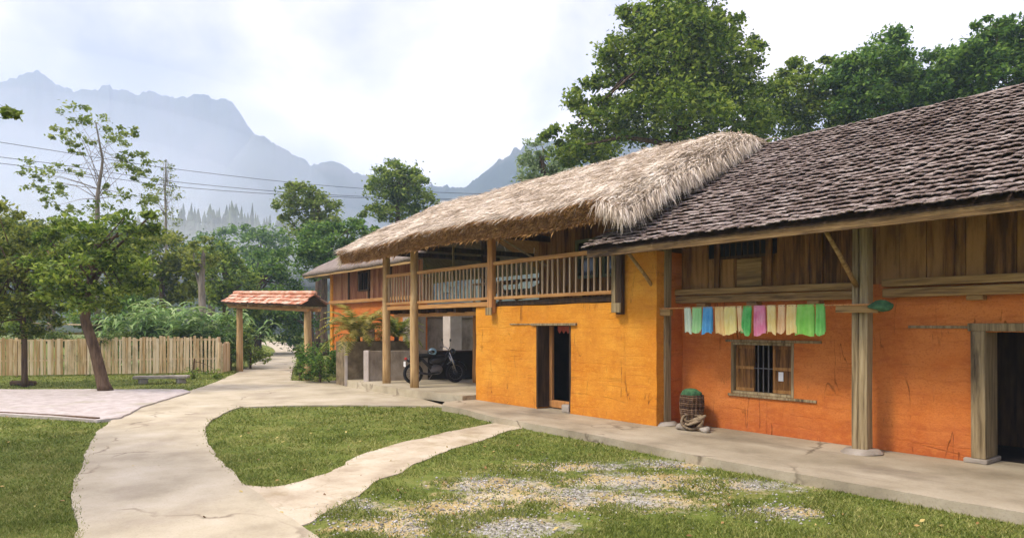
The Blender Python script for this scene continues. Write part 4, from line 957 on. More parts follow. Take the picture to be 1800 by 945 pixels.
def torus(m, c, R, r, ax, nu=28, nv=8):
    ax = Vector(ax).normalized(); a = ax.orthogonal().normalized(); b = ax.cross(a); vs, fs = [], []
    for i in range(nu):
        t = 2 * math.pi * i / nu; rd = a * math.cos(t) + b * math.sin(t)
        for j in range(nv):
            p = 2 * math.pi * j / nv; vs.append(Vector(c) + rd * (R + r * math.cos(p)) + ax * r * math.sin(p))
    for i in range(nu):
        for j in range(nv): fs.append((i * nv + j, ((i + 1) % nu) * nv + j, ((i + 1) % nu) * nv + (j + 1) % nv, i * nv + (j + 1) % nv))
    m.add(vs, fs)
def motorbike(loc, ang):
    B = empty('motorbike', loc, 'black small motorbike parked under the balcony before the low wall', 'motorbike')
    ca, sa = math.cos(ang), math.sin(ang)
    def X(p): return (loc[0] + p[0] * ca - p[1] * sa, loc[1] + p[0] * sa + p[1] * ca, loc[2] + p[2])
    def put(m, name, mat, parent=B, smooth=True): m.v = [X(v) for v in m.v]; return m.build(name, mat, parent, smooth)
    for xc in (-.62, .62):
        m = MB(); torus(m, (xc, 0, .29), .245, .043, (0, 1, 0)); wh = put(m, 'wheel', M['rubber'])
        m = MB(); torus(m, (xc, 0, .29), .205, .010, (0, 1, 0)); put(m, 'rim', M['iron'], wh)
        m = MB(); m.lathe([(0, -.05), (.05, -.05), (.06, 0), (.05, .05), (0, .05)], (xc, 0, .29), 12, 'y')
        for k in range(14):
            t = 2 * math.pi * k / 14; m.tube([(xc + .04 * math.cos(t), .02, .29 + .04 * math.sin(t)), (xc + .205 * math.cos(t + .2), 0, .29 + .205 * math.sin(t + .2))], .004, 4)
        put(m, 'hub', M['metal_dark'], wh)
    for s in (-1, 1): put(MB().tube([(.62, .07 * s, .29), (.50, .07 * s, .62), (.42, .07 * s, .86)], .022, 8), 'fork', M['chrome'])
    put(MB().tube([(.42, 0, .86), (.18, 0, .48), (-.12, 0, .42), (-.35, 0, .66), (-.72, 0, .74)], [.045, .05, .05, .045, .04], 10), 'frame', M['metal_dark'])
    put(MB().ell((.05, 0, .38), (.19, .12, .14)), 'engine', M['iron'])
    put(MB().ell((.10, 0, .66), (.26, .12, .12), rot=Matrix.Rotation(-.2, 3, 'Y')), 'fuel_tank', M['metal_dark'])
    put(MB().ell((-.34, 0, .77), (.40, .13, .065)), 'seat', M['black'])
    put(MB().ell((-.58, 0, .66), (.24, .10, .09)), 'tail', M['metal_dark'])
    m = MB(); n_ = 8
    for k in range(n_):
        t0, t1 = .15 + k * .28, .15 + (k + 1) * .28
        m.bar((.62 + .33 * math.cos(t0), 0, .29 + .33 * math.sin(t0)), (.62 + .33 * math.cos(t1), 0, .29 + .33 * math.sin(t1)), .12, .012, up=(0, 0, 1))
    put(m, 'mudguard', M['metal_dark'], B, False)
    put(MB().tube([(.30, -.36, 1.0), (.38, -.2, 1.0), (.42, 0, .93), (.38, .2, 1.0), (.30, .36, 1.0)], .014, 8), 'handlebar', M['chrome'])
    for s in (-1, 1):
        mm = put(MB().tube([(.36, .25 * s, 1.0), (.34, .30 * s, 1.16)], .007, 6), 'mirror', M['metal_dark']); put(MB().ell((.34, .33 * s, 1.2), (.015, .07, .045)), 'mirror_head', M['metal_dark'], mm)
    put(MB().ell((.53, 0, .87), (.09, .09, .09)), 'headlight', M['glass'])
    put(MB().ell((-.83, 0, .70), (.035, .07, .04)), 'tail_light', M['red'])
    m = MB().bar((-.86, -.09, .55), (-.86, .09, .55), .012, .14); put(m, 'number_plate', M['plate'], B, False)
    put(MB().tube([(.1, -.12, .3), (-.25, -.15, .27), (-.75, -.16, .36)], [.025, .03, .042], 10), 'exhaust', M['metal_dark'])
    put(MB().tube([(-.62, .12, .29), (-.52, .13, .58), (-.48, .12, .7)], .025, 8), 'shock_absorber', M['chrome'])
    put(MB().tube([(0, .1, .3), (-.05, .3, .11), (-.06, .33, .105)], .012, 6), 'side_stand', M['iron'])
    return B, X
bc = pd(764, 19.0)
bike, BXF = motorbike((bc.x, bc.y, .1), math.atan2(RT.y, RT.x) + .45)
hp = BXF((-.06, 0, .86))
hel = empty('helmet', hp, 'pale blue helmet resting on the motorbike seat', 'helmet')
MB().ell((hp[0], hp[1], hp[2] + .02), (.115, .11, .105)).build('shell', M['bluewhite'], hel, True)
MB().ell((hp[0] + .06, hp[1] - .06, hp[2] + .02), (.085, .085, .05)).build('visor', M['glass'], hel, True)

# ------------------------------------------------------------------ balcony furniture
tb = empty('side_table', (-13.6, 10.2, 2.21), 'pale small table standing on the balcony behind the railing', 'table')
MB().box(-14.2, -13.0, 9.9, 10.5, 2.72, 2.76).build('tabletop', M['wood_pale'], tb, bevel=.006)
for (x, y) in ((-14.15, 9.95), (-13.05, 9.95), (-14.15, 10.45), (-13.05, 10.45)): MB().box(x - .025, x + .025, y - .025, y + .025, 2.211, 2.719).build('leg', M['wood_post'], tb)
hm_ = empty('hammock', (-14.3, 11.6, 2.6), 'pale straw coloured hammock slung across the open balcony', 'hammock')
V = []; F = []
for i in range(25):
    t = i / 24; x = -16.2 + 3.6 * t; z = 3.15 - .75 * math.sin(math.pi * t); wv = .5 * math.sin(math.pi * t) + .02
    for j in range(7): s = j / 6 - .5; V.append((x, 11.6 + s * wv, z + 1.2 * s * s * wv))
for i in range(24):
    for j in range(6): F.append((i * 7 + j, (i + 1) * 7 + j, (i + 1) * 7 + j + 1, i * 7 + j + 1))
np_mesh('cloth', np.array(V), np.array(F), M['straw'], hm_, True)
for s, x in ((-1, -16.2), (1, -12.6)): MB().tube([(x, 11.6, 3.15), (x + s * .6, 11.6, 3.55)], .012, 6).build('rope', M['rope'], hm_)

# ------------------------------------------------------------------ washing line and cloths
LY = 9.36 - .21
ln = MB().tube([(-7.95, LY, 1.99), (-6.5, LY, 1.985), (-5.2, LY, 1.98), (-3.9, LY, 1.975)], .011, 6)
tag(ln.build('clothesline', M['wood_warm']), 'thin bamboo drying pole resting on the post cleats under the eaves', 'clothesline')
def fabric(name, a, b):
    return nmat(name, [tuple(min(.92, v * 1.08) for v in a), tuple(min(.94, v * 1.08) for v in b)], 6, .9, bump=.3, bscale=60, transl=.3)
cl_spec = [(1203, 1214, 'white_mint', (.62, .75, .60), (.72, .82, .70), .40, 'narrow white and mint cloth, leftmost on the drying pole'),
 (1217, 1234, 'light_green', (.30, .68, .28), (.52, .78, .45), .39, 'light green cloth between the white cloth and the blue one'),
 (1236, 1253, 'sky_blue', (.05, .32, .68), (.18, .50, .80), .41, 'sky blue cloth, the only blue one on the drying pole'),
 (1257, 1272, 'peach_yellow', (.80, .55, .22), (.84, .68, .34), .42, 'peach yellow cloth hanging just right of the blue one'),
 (1273, 1294, 'lemon', (.82, .72, .25), (.86, .80, .42), .41, 'wide lemon yellow cloth in the left half of the drying pole'),
 (1296, 1304, 'pale_peach', (.82, .60, .30), (.85, .72, .45), .38, 'narrow pale peach cloth left of the dark green one'),
 (1307, 1322, 'leaf_green', (.04, .42, .08), (.24, .66, .25), .42, 'dark leaf green cloth just left of the pink one'),
 (1325, 1346, 'pink', (.72, .20, .38), (.82, .42, .55), .42, 'pink cloth, the only pink one on the drying pole'),
 (1348, 1364, 'butter', (.84, .70, .28), (.86, .78, .45), .40, 'butter yellow cloth just right of the pink one'),
 (1368, 1380, 'peach', (.84, .58, .30), (.86, .70, .46), .39, 'narrow peach cloth between two yellow cloths right of the pink'),
 (1383, 1400, 'straw_yellow', (.84, .66, .24), (.86, .76, .40), .40, 'straw yellow cloth touching the bright green ones'),
 (1401, 1432, 'grass_green', (.20, .60, .08), (.38, .74, .20), .42, 'wide bright green cloth, the broadest on the drying pole'),
 (1434, 1450, 'lime_green', (.16, .58, .12), (.34, .72, .26), .41, 'bright green cloth, rightmost on the drying pole')]
def px_on_y(px, Y):
    a = (px - 900) / FPX; d = Y / (FW.y + a * RT.y); return d * (FW.x + a * RT.x)
for k, (pa_, pb_, nm, c0, c1, h, lb) in enumerate(cl_spec):
    xa, xb = px_on_y(pa_, LY), px_on_y(pb_, LY); n = 12; V = []; F = []; zc = 1.985
    rows = [(-.012, -h, 1), (-.013, -h * .7, 1), (-.014, -h * .35, 1), (-.0135, -.03, 1), (-.008, .010, .5), (0, .0145, 0), (.008, .010, .5), (.0135, -.03, 1), (.016, -h * .35, 1), (.018, -h * .66, 1), (.02, -h * .92, 1)]
    sk = random.uniform(-.05, .05); h *= random.uniform(.86, 1.06)
    for i in range(n + 1):
        t = i / n
        for (dy, dz, wv) in rows:
            fold = (math.sin(t * math.pi * 2 * (1 + (xb - xa) * 9) + k * 1.7) * .017 + math.sin(t * 9 + k) * .006) * min(1, abs(dz) * 5) * wv
            gather = .92 + .12 * abs(dz) / h
            x = (xa + xb) / 2 + (xb - xa) * (t - .5) * gather + sk * abs(dz) / h
            V.append((x, LY + dy + fold, zc + dz + (math.sin(t * 5 + k * 2.3) * .022 + (t - .5) * .04 * math.sin(k * 3.1)) * abs(dz) / h))
    r_ = len(rows)
    for i in range(n):
        for j in range(r_ - 1): F.append((i * r_ + j, (i + 1) * r_ + j, (i + 1) * r_ + j + 1, i * r_ + j + 1))
    o = np_mesh('cloth', np.array(V), np.array(F), fabric(nm + '_cotton', c0, c1), None, True)
    tag(o, lb, 'cloth', 'coloured cloths on the drying pole')
# dark green bundle on the right cleat
b = MB().ell((-3.93, 9.12, 1.945), (.16, .07, .065)).jitter(.03, 9)
tag(b.build('cloth_bundle', M['green_net'], None, True), 'dark green rolled cloth bundle on the cleat of the right post', 'bundle')

# ------------------------------------------------------------------ basket and coil by the left post
bx, by = -7.08, 9.42
BK = empty('wicker_basket', (bx, by, 0), 'tall dark wicker basket standing in the corner by the wooden post', 'basket')
m = MB(); hB = .54
def br(z): return .135 + .055 * math.sin(min(1, z / hB) * 2.2)
for k in range(18):
    t = 2 * math.pi * k / 18; m.tube([(bx + br(z) * math.cos(t + z * .4), by + br(z) * math.sin(t + z * .4), .012 + z) for z in np.linspace(0, hB, 6)], .011, 5)
m.build('stake', M['wicker'], BK)['kind'] = 'stuff'
m = MB()
for z in np.linspace(.02, hB, 17):
    m.tube([(bx + (br(z) + .008 * (1 if k % 2 else -1)) * math.cos(2 * math.pi * k / 36), by + (br(z) + .008 * (1 if k % 2 else -1)) * math.sin(2 * math.pi * k / 36), z + .004 * math.sin(k)) for k in range(37)], .013, 5)
m.build('weave', M['wicker'], BK)
m = MB(); m.lathe([(.0, .02), (br(.05) - .03, .03), (br(.3) - .03, .3), (br(.5) - .03, .5), (0, .51)], (bx, by, 0), 14); m.build('filling', M['wood_dark'], BK, True)
gcv = MB().ell((bx, by, .56), (.185, .18, .09)).jitter(.05, 6); tag(gcv.build('net_bundle', M['green_net'], None, True), 'green net bundle heaped on top of the wicker basket', 'bundle')
cx, cy = -6.86, 9.22
m = MB()
for k in range(6):
    pts = []; R0 = .13 + random.uniform(-.03, .05); tl = Vector((random.uniform(-.5, .5), random.uniform(-.9, -.2), 1)).normalized()
    A_ = tl.orthogonal().normalized(); B_ = tl.cross(A_)
    c = Vector((cx + random.uniform(-.08, .1), cy + random.uniform(-.05, .05), .11 + .015 * k))
    for i in range(25): q = c + (A_ * math.cos(i / 24 * 6.283) + B_ * math.sin(i / 24 * 6.283)) * R0 * random.uniform(.92, 1.08); q.z = max(.025, q.z); pts.append(q)
    m.tube(pts, .021, 6)
tag(m.build('rope_coil', M['rope'], None, True), 'heap of coiled grey brown rope at the foot of the basket', 'rope')
for i, (dx, dy, s, lb) in enumerate(((-.19, -.13, .08, 'small brown stone in front of the wicker basket'), (.24, -.06, .075, 'rounded stone at the right end of the rope heap'))):
    st = MB().ell((cx + dx, cy + dy, s * .6), (s * 1.3, s, s * .62)).jitter(.03, 9); tag(st.build('stone', M['stone'], None, True), lb, 'stone', 'stones by the basket')

# stone bench slab before the fence, kerb log
p = gnd(285, 674, GZ)
SB = empty('stone_bench', (p[0], p[1], GZ), 'low grey stone slab bench on the grass before the picket fence', 'bench')
q = MB().bar((p[0] - .35, p[1] - .72, GZ + .21), (p[0] + .25, p[1] + .72, GZ + .21), .42, .09).jitter(.02, 2); q.build('slab', M['stone'], SB, bevel=.02)
for s in (-1, 1): MB().box(p[0] + s * .2 - .12, p[0] + s * .2 + .12, p[1] + s * .5 - .12, p[1] + s * .5 + .12, GZ, GZ + .16).jitter(.02, 3).build('support', M['stone'], SB, bevel=.02)
p0, p1 = gnd(20, 677, GZ), gnd(62, 677, GZ)
lg = MB().tube([(p0[0], p0[1], GZ + .07), ((p0[0] + p1[0]) / 2, (p0[1] + p1[1]) / 2, GZ + .075), (p1[0], p1[1], GZ + .07)], [.08, .085, .075], 10)
tag(lg.build('fallen_log', M['bark'], None, True), 'short dark log lying at the edge of the gravel yard', 'log')

# ------------------------------------------------------------------ trees
def leaves(P, size, up=.5, aspect=.55):
    """rhombic leaf faces at P with random facing biased upwards"""
    N = len(P); nrm = rng.normal(0, 1, (N, 3)); nrm[:, 2] = np.abs(nrm[:, 2]) + up; nrm /= np.linalg.norm(nrm, axis=1)[:, None]
    t = rng.normal(0, 1, (N, 3)); t -= nrm * (t * nrm).sum(1)[:, None]; t /= np.linalg.norm(t, axis=1)[:, None]; b = np.cross(nrm, t)
    s = size * rng.uniform(.55, 1.4, (N, 1))
    V = np.stack([P - t * s * .5, P + b * s * aspect * .5, P + t * s * .5 - nrm * s * .12, P - b * s * aspect * .5], 1).reshape(-1, 3)
    F = np.arange(N)[:, None] * 4 + np.array([[0, 1, 2, 3]])
    return V, F
def crown_points(blobs, clump=.28, shell=.55):
    """blobs: (centre, (rx,ry,rz), leaves, clumps)"""
    out, centres = [], []
    for (c, r, n, k) in blobs:
        u = rng.normal(0, 1, (k, 3)); u /= np.linalg.norm(u, axis=1)[:, None]; rad = (shell + (1 - shell) * rng.random((k, 1)) ** .5) * rng.uniform(.82, 1.12, (k, 1))
        cc = np.array(c) + u * rad * np.array(r); w = rng.uniform(.4, 1.6, k); w /= w.sum(); id_ = rng.choice(k, n, p=w); cs = clump * np.mean(r) * rng.uniform(.6, 1.3, k)
        q = rng.normal(0, 1, (n, 3)); q[:, 2] *= .6; out.append(cc[id_] + q * cs[id_][:, None] * .62); centres.append(cc)
    return np.concatenate(out), centres
def tree(name, label, base, trunk, blobs, leaf, lm, bm='bark', cat='tree', group=None, clump=.3, nbr=3, shell=.55, up=.5, br=1.0):
    """trunk: [(point, radius)...] from the base up; limbs run from the upper trunk to the leaf clumps"""
    T = empty(name, base, label, cat, group); P, cen = crown_points(blobs, clump, shell)
    V, F = leaves(P, leaf, up); np_mesh('crown', V, F, M[lm], T)
    m = MB(); pts = [Vector(p) for p, r in trunk]; rs = [r for p, r in trunk]
    fine, fr_ = [], []
    for i in range(len(pts) - 1):
        for j in range(4): t = j / 4; q = pts[i].lerp(pts[i + 1], t); w = mnoise.noise_vector(q * .9) * rs[i] * .5; fine.append(q + w * (1 if i + j else 0)); fr_.append(rs[i] + (rs[i + 1] - rs[i]) * t)
    fine.append(pts[-1]); fr_.append(rs[-1]); fr_[0] *= 1.25
    m.tube(fine, fr_, 10)
    for cc in cen:
        for q in range(min(nbr, len(cc))):
            tgt = Vector(cc[rng.integers(0, len(cc))]); k = rng.integers(len(fine) // 2, len(fine)); a = fine[k]; mid = a.lerp(tgt, .5) + Vector((random.uniform(-.1, .1), random.uniform(-.1, .1), .08)) * (tgt - a).length
            r0 = min(fr_[k] * .6, .35 * fr_[0]) * br; m.tube([a, a.lerp(mid, .5) + Vector((0, 0, .02)), mid, tgt], [r0, r0 * .75, r0 * .5, r0 * .15], 6)
    m.build('trunk', M[bm], T, True)
    return T
def pxblobs(lst, d, n, k, dz=1.0):
    """(px, py, rx_px, ry_px[, depth shift]) -> blobs, leaf count shared by area"""
    A = sum(b[2] * b[3] for b in lst); out = []
    for b in lst:
        dd = d + (b[4] if len(b) > 4 else 0); c = at(b[0], b[1], dd); rx, rz = b[2] / FPX * dd, b[3] / FPX * dd; f = b[2] * b[3] / A
        out.append((c, (rx, rx * dz, rz), max(20, int(n * f)), max(4, int(k * f))))
    return out
def gpt(px, d, z=GZ): q = FW * d + RT * ((px - 900) / FPX * d); return Vector((q.x, q.y, z))

# leaning tree in front of the fence
D = 18.6; b0 = gpt(186, D)
tree('leaning_tree', 'dark leafy tree with a thick leaning trunk at the edge of the gravel yard', b0, [(b0, .165), (at(168, 620, D), .14), (at(152, 560, D), .125), (at(160, 490, D), .10), (at(172, 430, D), .09)],
     pxblobs([(165, 470, 90, 60), (110, 480, 55, 50), (225, 460, 50, 65), (190, 415, 65, 45), (95, 420, 40, 40, .6), (150, 525, 70, 28), (240, 400, 35, 35)], D, 12500, 130), .135, 'leaf_mid', clump=.25)
# tall sparse tree above it
D = 30; b0 = gpt(172, D)
tree('tall_sparse_tree', 'tall thin tree with sparse yellow green leaves rising above the leaning tree', b0, [(b0, .17), (at(170, 450, D), .12), (at(171, 350, D), .085), (at(180, 280, D), .05), (at(168, 215, D), .025)],
     pxblobs([(150, 205, 45, 14), (115, 240, 35, 14), (130, 262, 26, 10), (185, 245, 40, 14), (215, 225, 32, 12), (235, 285, 34, 20), (215, 270, 26, 12), (75, 295, 40, 10), (95, 330, 45, 14), (60, 310, 26, 8), (235, 345, 45, 12), (255, 310, 20, 24), (185, 330, 24, 9), (130, 300, 28, 9), (100, 360, 26, 20), (175, 370, 45, 14), (265, 360, 20, 8)], D, 3600, 150), .17, 'leaf_bright', 'bark_grey', clump=.26, nbr=3, br=.42)
# tree at the left edge with a thin trunk
D = 20.3; b0 = gpt(44, D)
tree('yard_tree', 'bushy olive green tree with a thin trunk at the left end of the fence', b0, [(b0, .085), (at(43, 600, D), .08), (at(38, 520, D), .07), (at(30, 450, D), .05)],
     pxblobs([(20, 470, 75, 70), (-30, 430, 80, 70), (60, 510, 50, 60), (40, 560, 55, 28), (30, 400, 55, 45), (-60, 520, 70, 60), (95, 545, 28, 34), (15, 560, 50, 36), (75, 470, 40, 40), (-10, 590, 40, 22)], D, 19000, 150), .13, 'leaf_olive', clump=.27)
# tree outside the frame on the left whose twigs reach in and whose crown shades the left lawn
b0 = Vector((-10.2, -5.8, GZ)); tw_ = at(12, 200, 8.6)
tree('overhanging_tree', 'tree at the left edge whose leafy twig hangs into the sky', b0, [(b0, .2), (Vector((-10.1, -5.6, 2.4)), .16), (Vector((-10.2, -5.0, 4.4)), .12), (Vector((-10.6, -3.0, 5.0)), .05), (Vector((-10.8, -.6, 4.75)), .02), (tw_, .006)],
     [(Vector((-10.8, -4.3, 5.6)), (3.2, 2.4, 1.3), 17000, 110), (Vector((-13.2, -3.4, 5.6)), (1.9, 1.4, .8), 4500, 40), (tw_, (.17, .17, .13), 110, 9)], .12, 'leaf_bright', clump=.25)
# faded bare tree
D = 62; b0 = gpt(292, D)
tree('bare_tree', 'thin nearly leafless tree standing alone in the mist', b0, [(b0, .16), (at(292, 420, D), .12), (at(290, 340, D), .08), (at(292, 280, D), .03)],
     pxblobs([(290, 300, 16, 24), (280, 340, 20, 24), (305, 335, 14, 22), (295, 385, 22, 26)], D, 700, 60), .24, 'leaf_olive', 'bark_grey', clump=.4, nbr=14, br=.6)
# belt of trees and bushes beyond the fence, each its own
belt = [
 ('bushy_tree', 'broad olive bushy tree behind the fence, between leaning tree and ginger clumps', 34, 285, [(285, 455, 55, 55), (250, 480, 50, 40), (320, 490, 40, 45), (280, 520, 60, 35)], 5200, .24, 'leaf_olive'),
 ('bushy_tree', 'mid green bushy tree behind the pale standing trunk', 40, 395, [(395, 490, 45, 45), (370, 520, 40, 35), (425, 520, 40, 40), (395, 450, 28, 25)], 4200, .26, 'leaf_mid'),
 ('bushy_tree', 'dark tree directly behind the left end of the gate roof', 44, 455, [(455, 480, 50, 40), (480, 520, 50, 50), (430, 540, 50, 50), (500, 470, 30, 30)], 5200, .28, 'leaf_deep'),
 ('bushy_tree', 'dark green tree filling the gap under the gate roof', 44, 548, [(470, 560, 60, 36), (520, 560, 40, 50), (440, 580, 36, 30), (535, 520, 34, 34)], 5600, .24, 'leaf_deep'),
 ('bushy_tree', 'olive green tree at far left rising behind the yard tree', 36, 40, [(40, 440, 60, 50), (-20, 420, 60, 50), (90, 460, 50, 40), (-90, 430, 80, 60)], 5200, .26, 'leaf_olive'),
 ('bushy_tree', 'hazy grey green tree on the slope left of the tall sparse trunk', 75, 90, [(90, 410, 60, 28), (40, 415, 50, 25), (150, 420, 45, 25)], 2600, .45, 'leaf_dark'),
 ('bushy_tree', 'hazy dark tree on the slope right of the tall sparse trunk', 80, 240, [(235, 415, 50, 28), (275, 430, 36, 26), (200, 420, 35, 28)], 2600, .45, 'leaf_dark'),
 ('bushy_tree', 'hazy round tree below the conifer wood', 90, 370, [(360, 440, 44, 28), (400, 430, 30, 36), (330, 450, 36, 24)], 2600, .5, 'leaf_deep'),
 ('bushy_tree', 'hazy tall tree between the conifer wood and the yellow green tree', 85, 455, [(450, 430, 34, 40), (485, 430, 28, 34), (430, 455, 30, 24)], 2600, .48, 'leaf_deep'),
 ('yellow_green_tree', 'tall yellow green tree behind the gate with an open crown', 48, 560, [(535, 345, 34, 26), (505, 365, 26, 20), (560, 365, 30, 24), (575, 395, 34, 26), (540, 400, 36, 26), (520, 330, 18, 14)], 4600, .30, 'leaf_bright'),
 ('bushy_tree', 'dense dark green tree behind the hipped roof house', 42, 570, [(575, 430, 55, 40), (545, 450, 40, 40), (610, 420, 36, 34), (600, 455, 50, 30), (640, 410, 30, 24)], 6800, .25, 'leaf_deep'),
 ('round_tree', 'round headed dark tree on slender trunks rising behind the thatch', 50, 700, [(700, 325, 48, 34), (675, 345, 36, 28), (725, 340, 34, 30), (705, 300, 34, 18), (690, 370, 46, 16), (655, 375, 20, 16), (760, 360, 22, 10)], 6500, .28, 'leaf_mid'),
 ('pale_tree', 'small pale green tree between the mountain and the big tree', 38, 955, [(945, 270, 26, 26), (970, 280, 30, 30), (930, 300, 30, 24), (990, 300, 30, 26), (960, 310, 40, 20)], 3000, .22, 'leaf_pale'),
 ('big_tree', 'huge leafy green tree towering behind the thatched roof', 32, 1195, [(1190, 110, 95, 85), (1115, 110, 55, 60), (1265, 120, 70, 70), (1195, 20, 62, 55), (1040, 165, 38, 32), (1065, 225, 70, 55), (1190, 205, 110, 60), (1300, 195, 65, 65), (985, 238, 30, 18), (1160, 45, 46, 44), (1120, 35, 34, 28), (1225, -20, 50, 45), (1020, 262, 55, 24), (1250, 60, 56, 40), (1320, 90, 22, 30)], 36000, .25, 'leaf_mid'),
 ('broadleaf_tree', 'dark green tree right of the huge one, behind the roof ridge', 36, 1420, [(1420, 165, 60, 50), (1375, 195, 60, 55), (1455, 190, 50, 55), (1395, 130, 34, 24), (1445, 125, 30, 24), (1480, 175, 45, 60), (1340, 215, 50, 40)], 13000, .25, 'leaf_mid'),
 ('broadleaf_tree', 'tall deep green tree standing clear against the sky right of the roof ridge junction', 34, 1550, [(1560, 95, 48, 44), (1535, 140, 60, 55), (1590, 140, 45, 50), (1520, 185, 60, 45), (1480, 140, 34, 46), (1600, 180, 50, 40)], 14000, .25, 'leaf_deep'),
 ('broadleaf_tree', 'low dark tree behind the roof between two taller trees', 33, 1665, [(1660, 125, 50, 46), (1695, 130, 50, 50), (1630, 150, 50, 46), (1660, 175, 60, 30)], 10500, .25, 'leaf_deep'),
 ('broadleaf_tree', 'dark green tree at the far right above the tiled roof', 31, 1790, [(1770, 75, 50, 45), (1735, 95, 42, 48), (1810, 70, 50, 50), (1750, 135, 60, 40), (1860, 90, 60, 70), (1720, 50, 20, 18), (1790, 110, 60, 50)], 13000, .24, 'leaf_deep'),
]
for (nm, lb, D, px, bl, n, lf, lm) in belt:
    b0 = gpt(px, D); tops = min(bl, key=lambda q: q[1]); R0 = {'big_tree': .45}.get(nm, .012 * D * .5)
    tc_ = at(px, sum(q[1] for q in bl) / len(bl), D)
    tree(nm, lb, b0, [(b0, R0), (b0.lerp(tc_, .5), R0 * .75), (tc_, R0 * .5), (at((tops[0] + px) / 2, tops[1], D), R0 * .2)], pxblobs(bl, D, int(n * 1.5), 30 * len(bl) if nm == 'big_tree' else 20 * len(bl)), lf * .9, lm, clump=.31, nbr=2,
         group='trees beyond the houses and the fence')
# pale standing trunk behind the ginger
D = 30; b0 = gpt(356, D)
tree('pale_trunk_tree', 'pale bare trunk with a few leaves standing behind the ginger clumps', b0, [(b0, .17), (at(356, 560, D), .16), (at(355, 480, D), .13), (at(358, 440, D), .06)], pxblobs([(362, 440, 26, 22), (345, 460, 22, 20)], D, 500, 14), .22, 'leaf_olive', 'bark_grey', clump=.4, nbr=3)

# ginger clumps: upright canes with rows of long arching leaves
def ginger(loc, n, h, label, lm='leaf_ginger', spread=.9):
    f = empty('ginger_clump', loc, label, 'plant', 'leafy clumps behind the fence'); m = MB(); sm_ = MB()
    for i in range(n):
        a = random.uniform(0, 6.283); r = spread * math.sqrt(random.random()); x, y = loc[0] + r * math.cos(a), loc[1] + r * math.sin(a); H = h * random.uniform(.6, 1.1)
        lean = Vector((math.cos(a), math.sin(a), 0)) * random.uniform(.1, .42) * (.4 + r / spread)
        pts = [Vector((x, y, loc[2])) + lean * (t ** 1.6) * H + Vector((0, 0, H * t * (1 - .12 * t))) for t in np.linspace(0, 1, 7)]
        sm_.tube(pts, [.014 - .0015 * t for t in range(7)], 5)
        for k in range(15):
            t = .2 + .8 * k / 14; j = min(5, int(t * 6)); p = pts[j].lerp(pts[j + 1], t * 6 - j) if t < 1 else pts[6]
            az = a + (math.pi / 2 if k % 2 else -math.pi / 2) + random.uniform(-.8, .8)
            blade_leaf(m, p, (math.cos(az), math.sin(az), random.uniform(.4, 1.1)), random.uniform(.55, .95), .13, 1.5, 4)
    m.build('foliage', M[lm], f); sm_.build('stem', M[lm], f)
for px, d, n, h, lb in ((240, 28.6, 34, 2.7, 'ginger clump with long arching leaves, leftmost of those behind the fence'), (300, 28.3, 44, 3.0, 'tallest ginger clump with arching leaves, in the middle behind the fence'), (350, 28.4, 36, 2.7, 'ginger clump with long leaves just left of the pale trunk foot'), (392, 29.2, 30, 2.4, 'ginger clump with long leaves nearest the left gate post')):
    q = gpt(px, d); ginger((q.x, q.y, GZ), n, h, lb)
# shrubs
def shrub(name, px, d, bl, n, lf, lm, lb):
    b0 = gpt(px, d); T = tree(name, lb, b0, [(b0, .05), (b0 + Vector((.03, 0, .3)), .04), (b0 + Vector((.05, .02, .7)), .02)], pxblobs(bl, d, n, 14 * len(bl)), lf, lm, cat='shrub', clump=.34, nbr=2, shell=.4)
shrub('shrub', 562, 21.6, [(565, 630, 34, 34), (590, 640, 22, 30), (545, 650, 20, 18)], 3600, .085, 'leaf_deep', 'dark rounded shrub at the foot of the right gate post')
shrub('shrub', 528, 22.5, [(527, 640, 12, 26), (530, 620, 10, 18)], 900, .08, 'leaf_dark', 'small upright shrub left of the right gate post')
shrub('shrub', 440, 28.5, [(440, 620, 24, 18), (462, 628, 16, 12), (430, 600, 18, 26)], 1900, .11, 'leaf_mid', 'green bush on the path verge behind the left gate post')
shrub('shrub', 405, 27.6, [(407, 630, 12, 22), (395, 585, 22, 30)], 1500, .10, 'leaf_deep', 'dark leafy bush between the fence end and the left gate post')
shrub('shrub', 340, 23.4, [(345, 655, 26, 10), (375, 658, 18, 8)], 900, .06, 'leaf_mid', 'low bush growing at the foot of the fence near its right end')
shrub('shrub', 592, 24.5, [(592, 640, 20, 18), (600, 625, 14, 12)], 900, .09, 'leaf_bright', 'bright green bush between the dark shrub and the planter')
shrub('shrub', 125, 25.5, [(110, 592, 40, 14), (60, 590, 36, 14), (165, 595, 30, 12), (200, 590, 30, 14)], 2400, .10, 'leaf_dark', 'long low dark bush just behind the fence top left of the leaning trunk')

shrub('shrub', 20, 27.5, [(0, 560, 50, 34), (45, 570, 45, 30), (-50, 570, 50, 34), (25, 540, 40, 22)], 4200, .13, 'leaf_mid', 'mid green bush behind the fence at the far left')
shrub('shrub', 190, 30, [(190, 560, 45, 30), (150, 555, 40, 28), (230, 550, 40, 34), (200, 535, 40, 24)], 4200, .14, 'leaf_deep', 'deep green bush behind the fence, right of the leaning trunk')
# small open shed behind the fence
c = gpt(112, 29); SH = empty('open_shed', c, 'low open shed with pale board roof behind the fence', 'shed')
fx, fy = fdir.x, fdir.y
def sp2(u, w_, z): return (c.x + fx * u + -fy * w_, c.y + fy * u + fx * w_, z)
MB().bar(sp2(-1.3, 0, 1.72), sp2(1.3, 0, 1.80), 1.5, .05).build('roof', M['picket'], SH)
for u_ in (-1.1, 1.1):
    for w_ in (-.6, .6): MB().tube([sp2(u_, w_, GZ), sp2(u_, w_, 1.70)], .05, 8).build('post', M['wood_log'], SH)
MB().bar(sp2(-1.2, -.6, 1.36), sp2(1.2, -.6, 1.36), .04, .10).build('rail', M['picket'], SH)

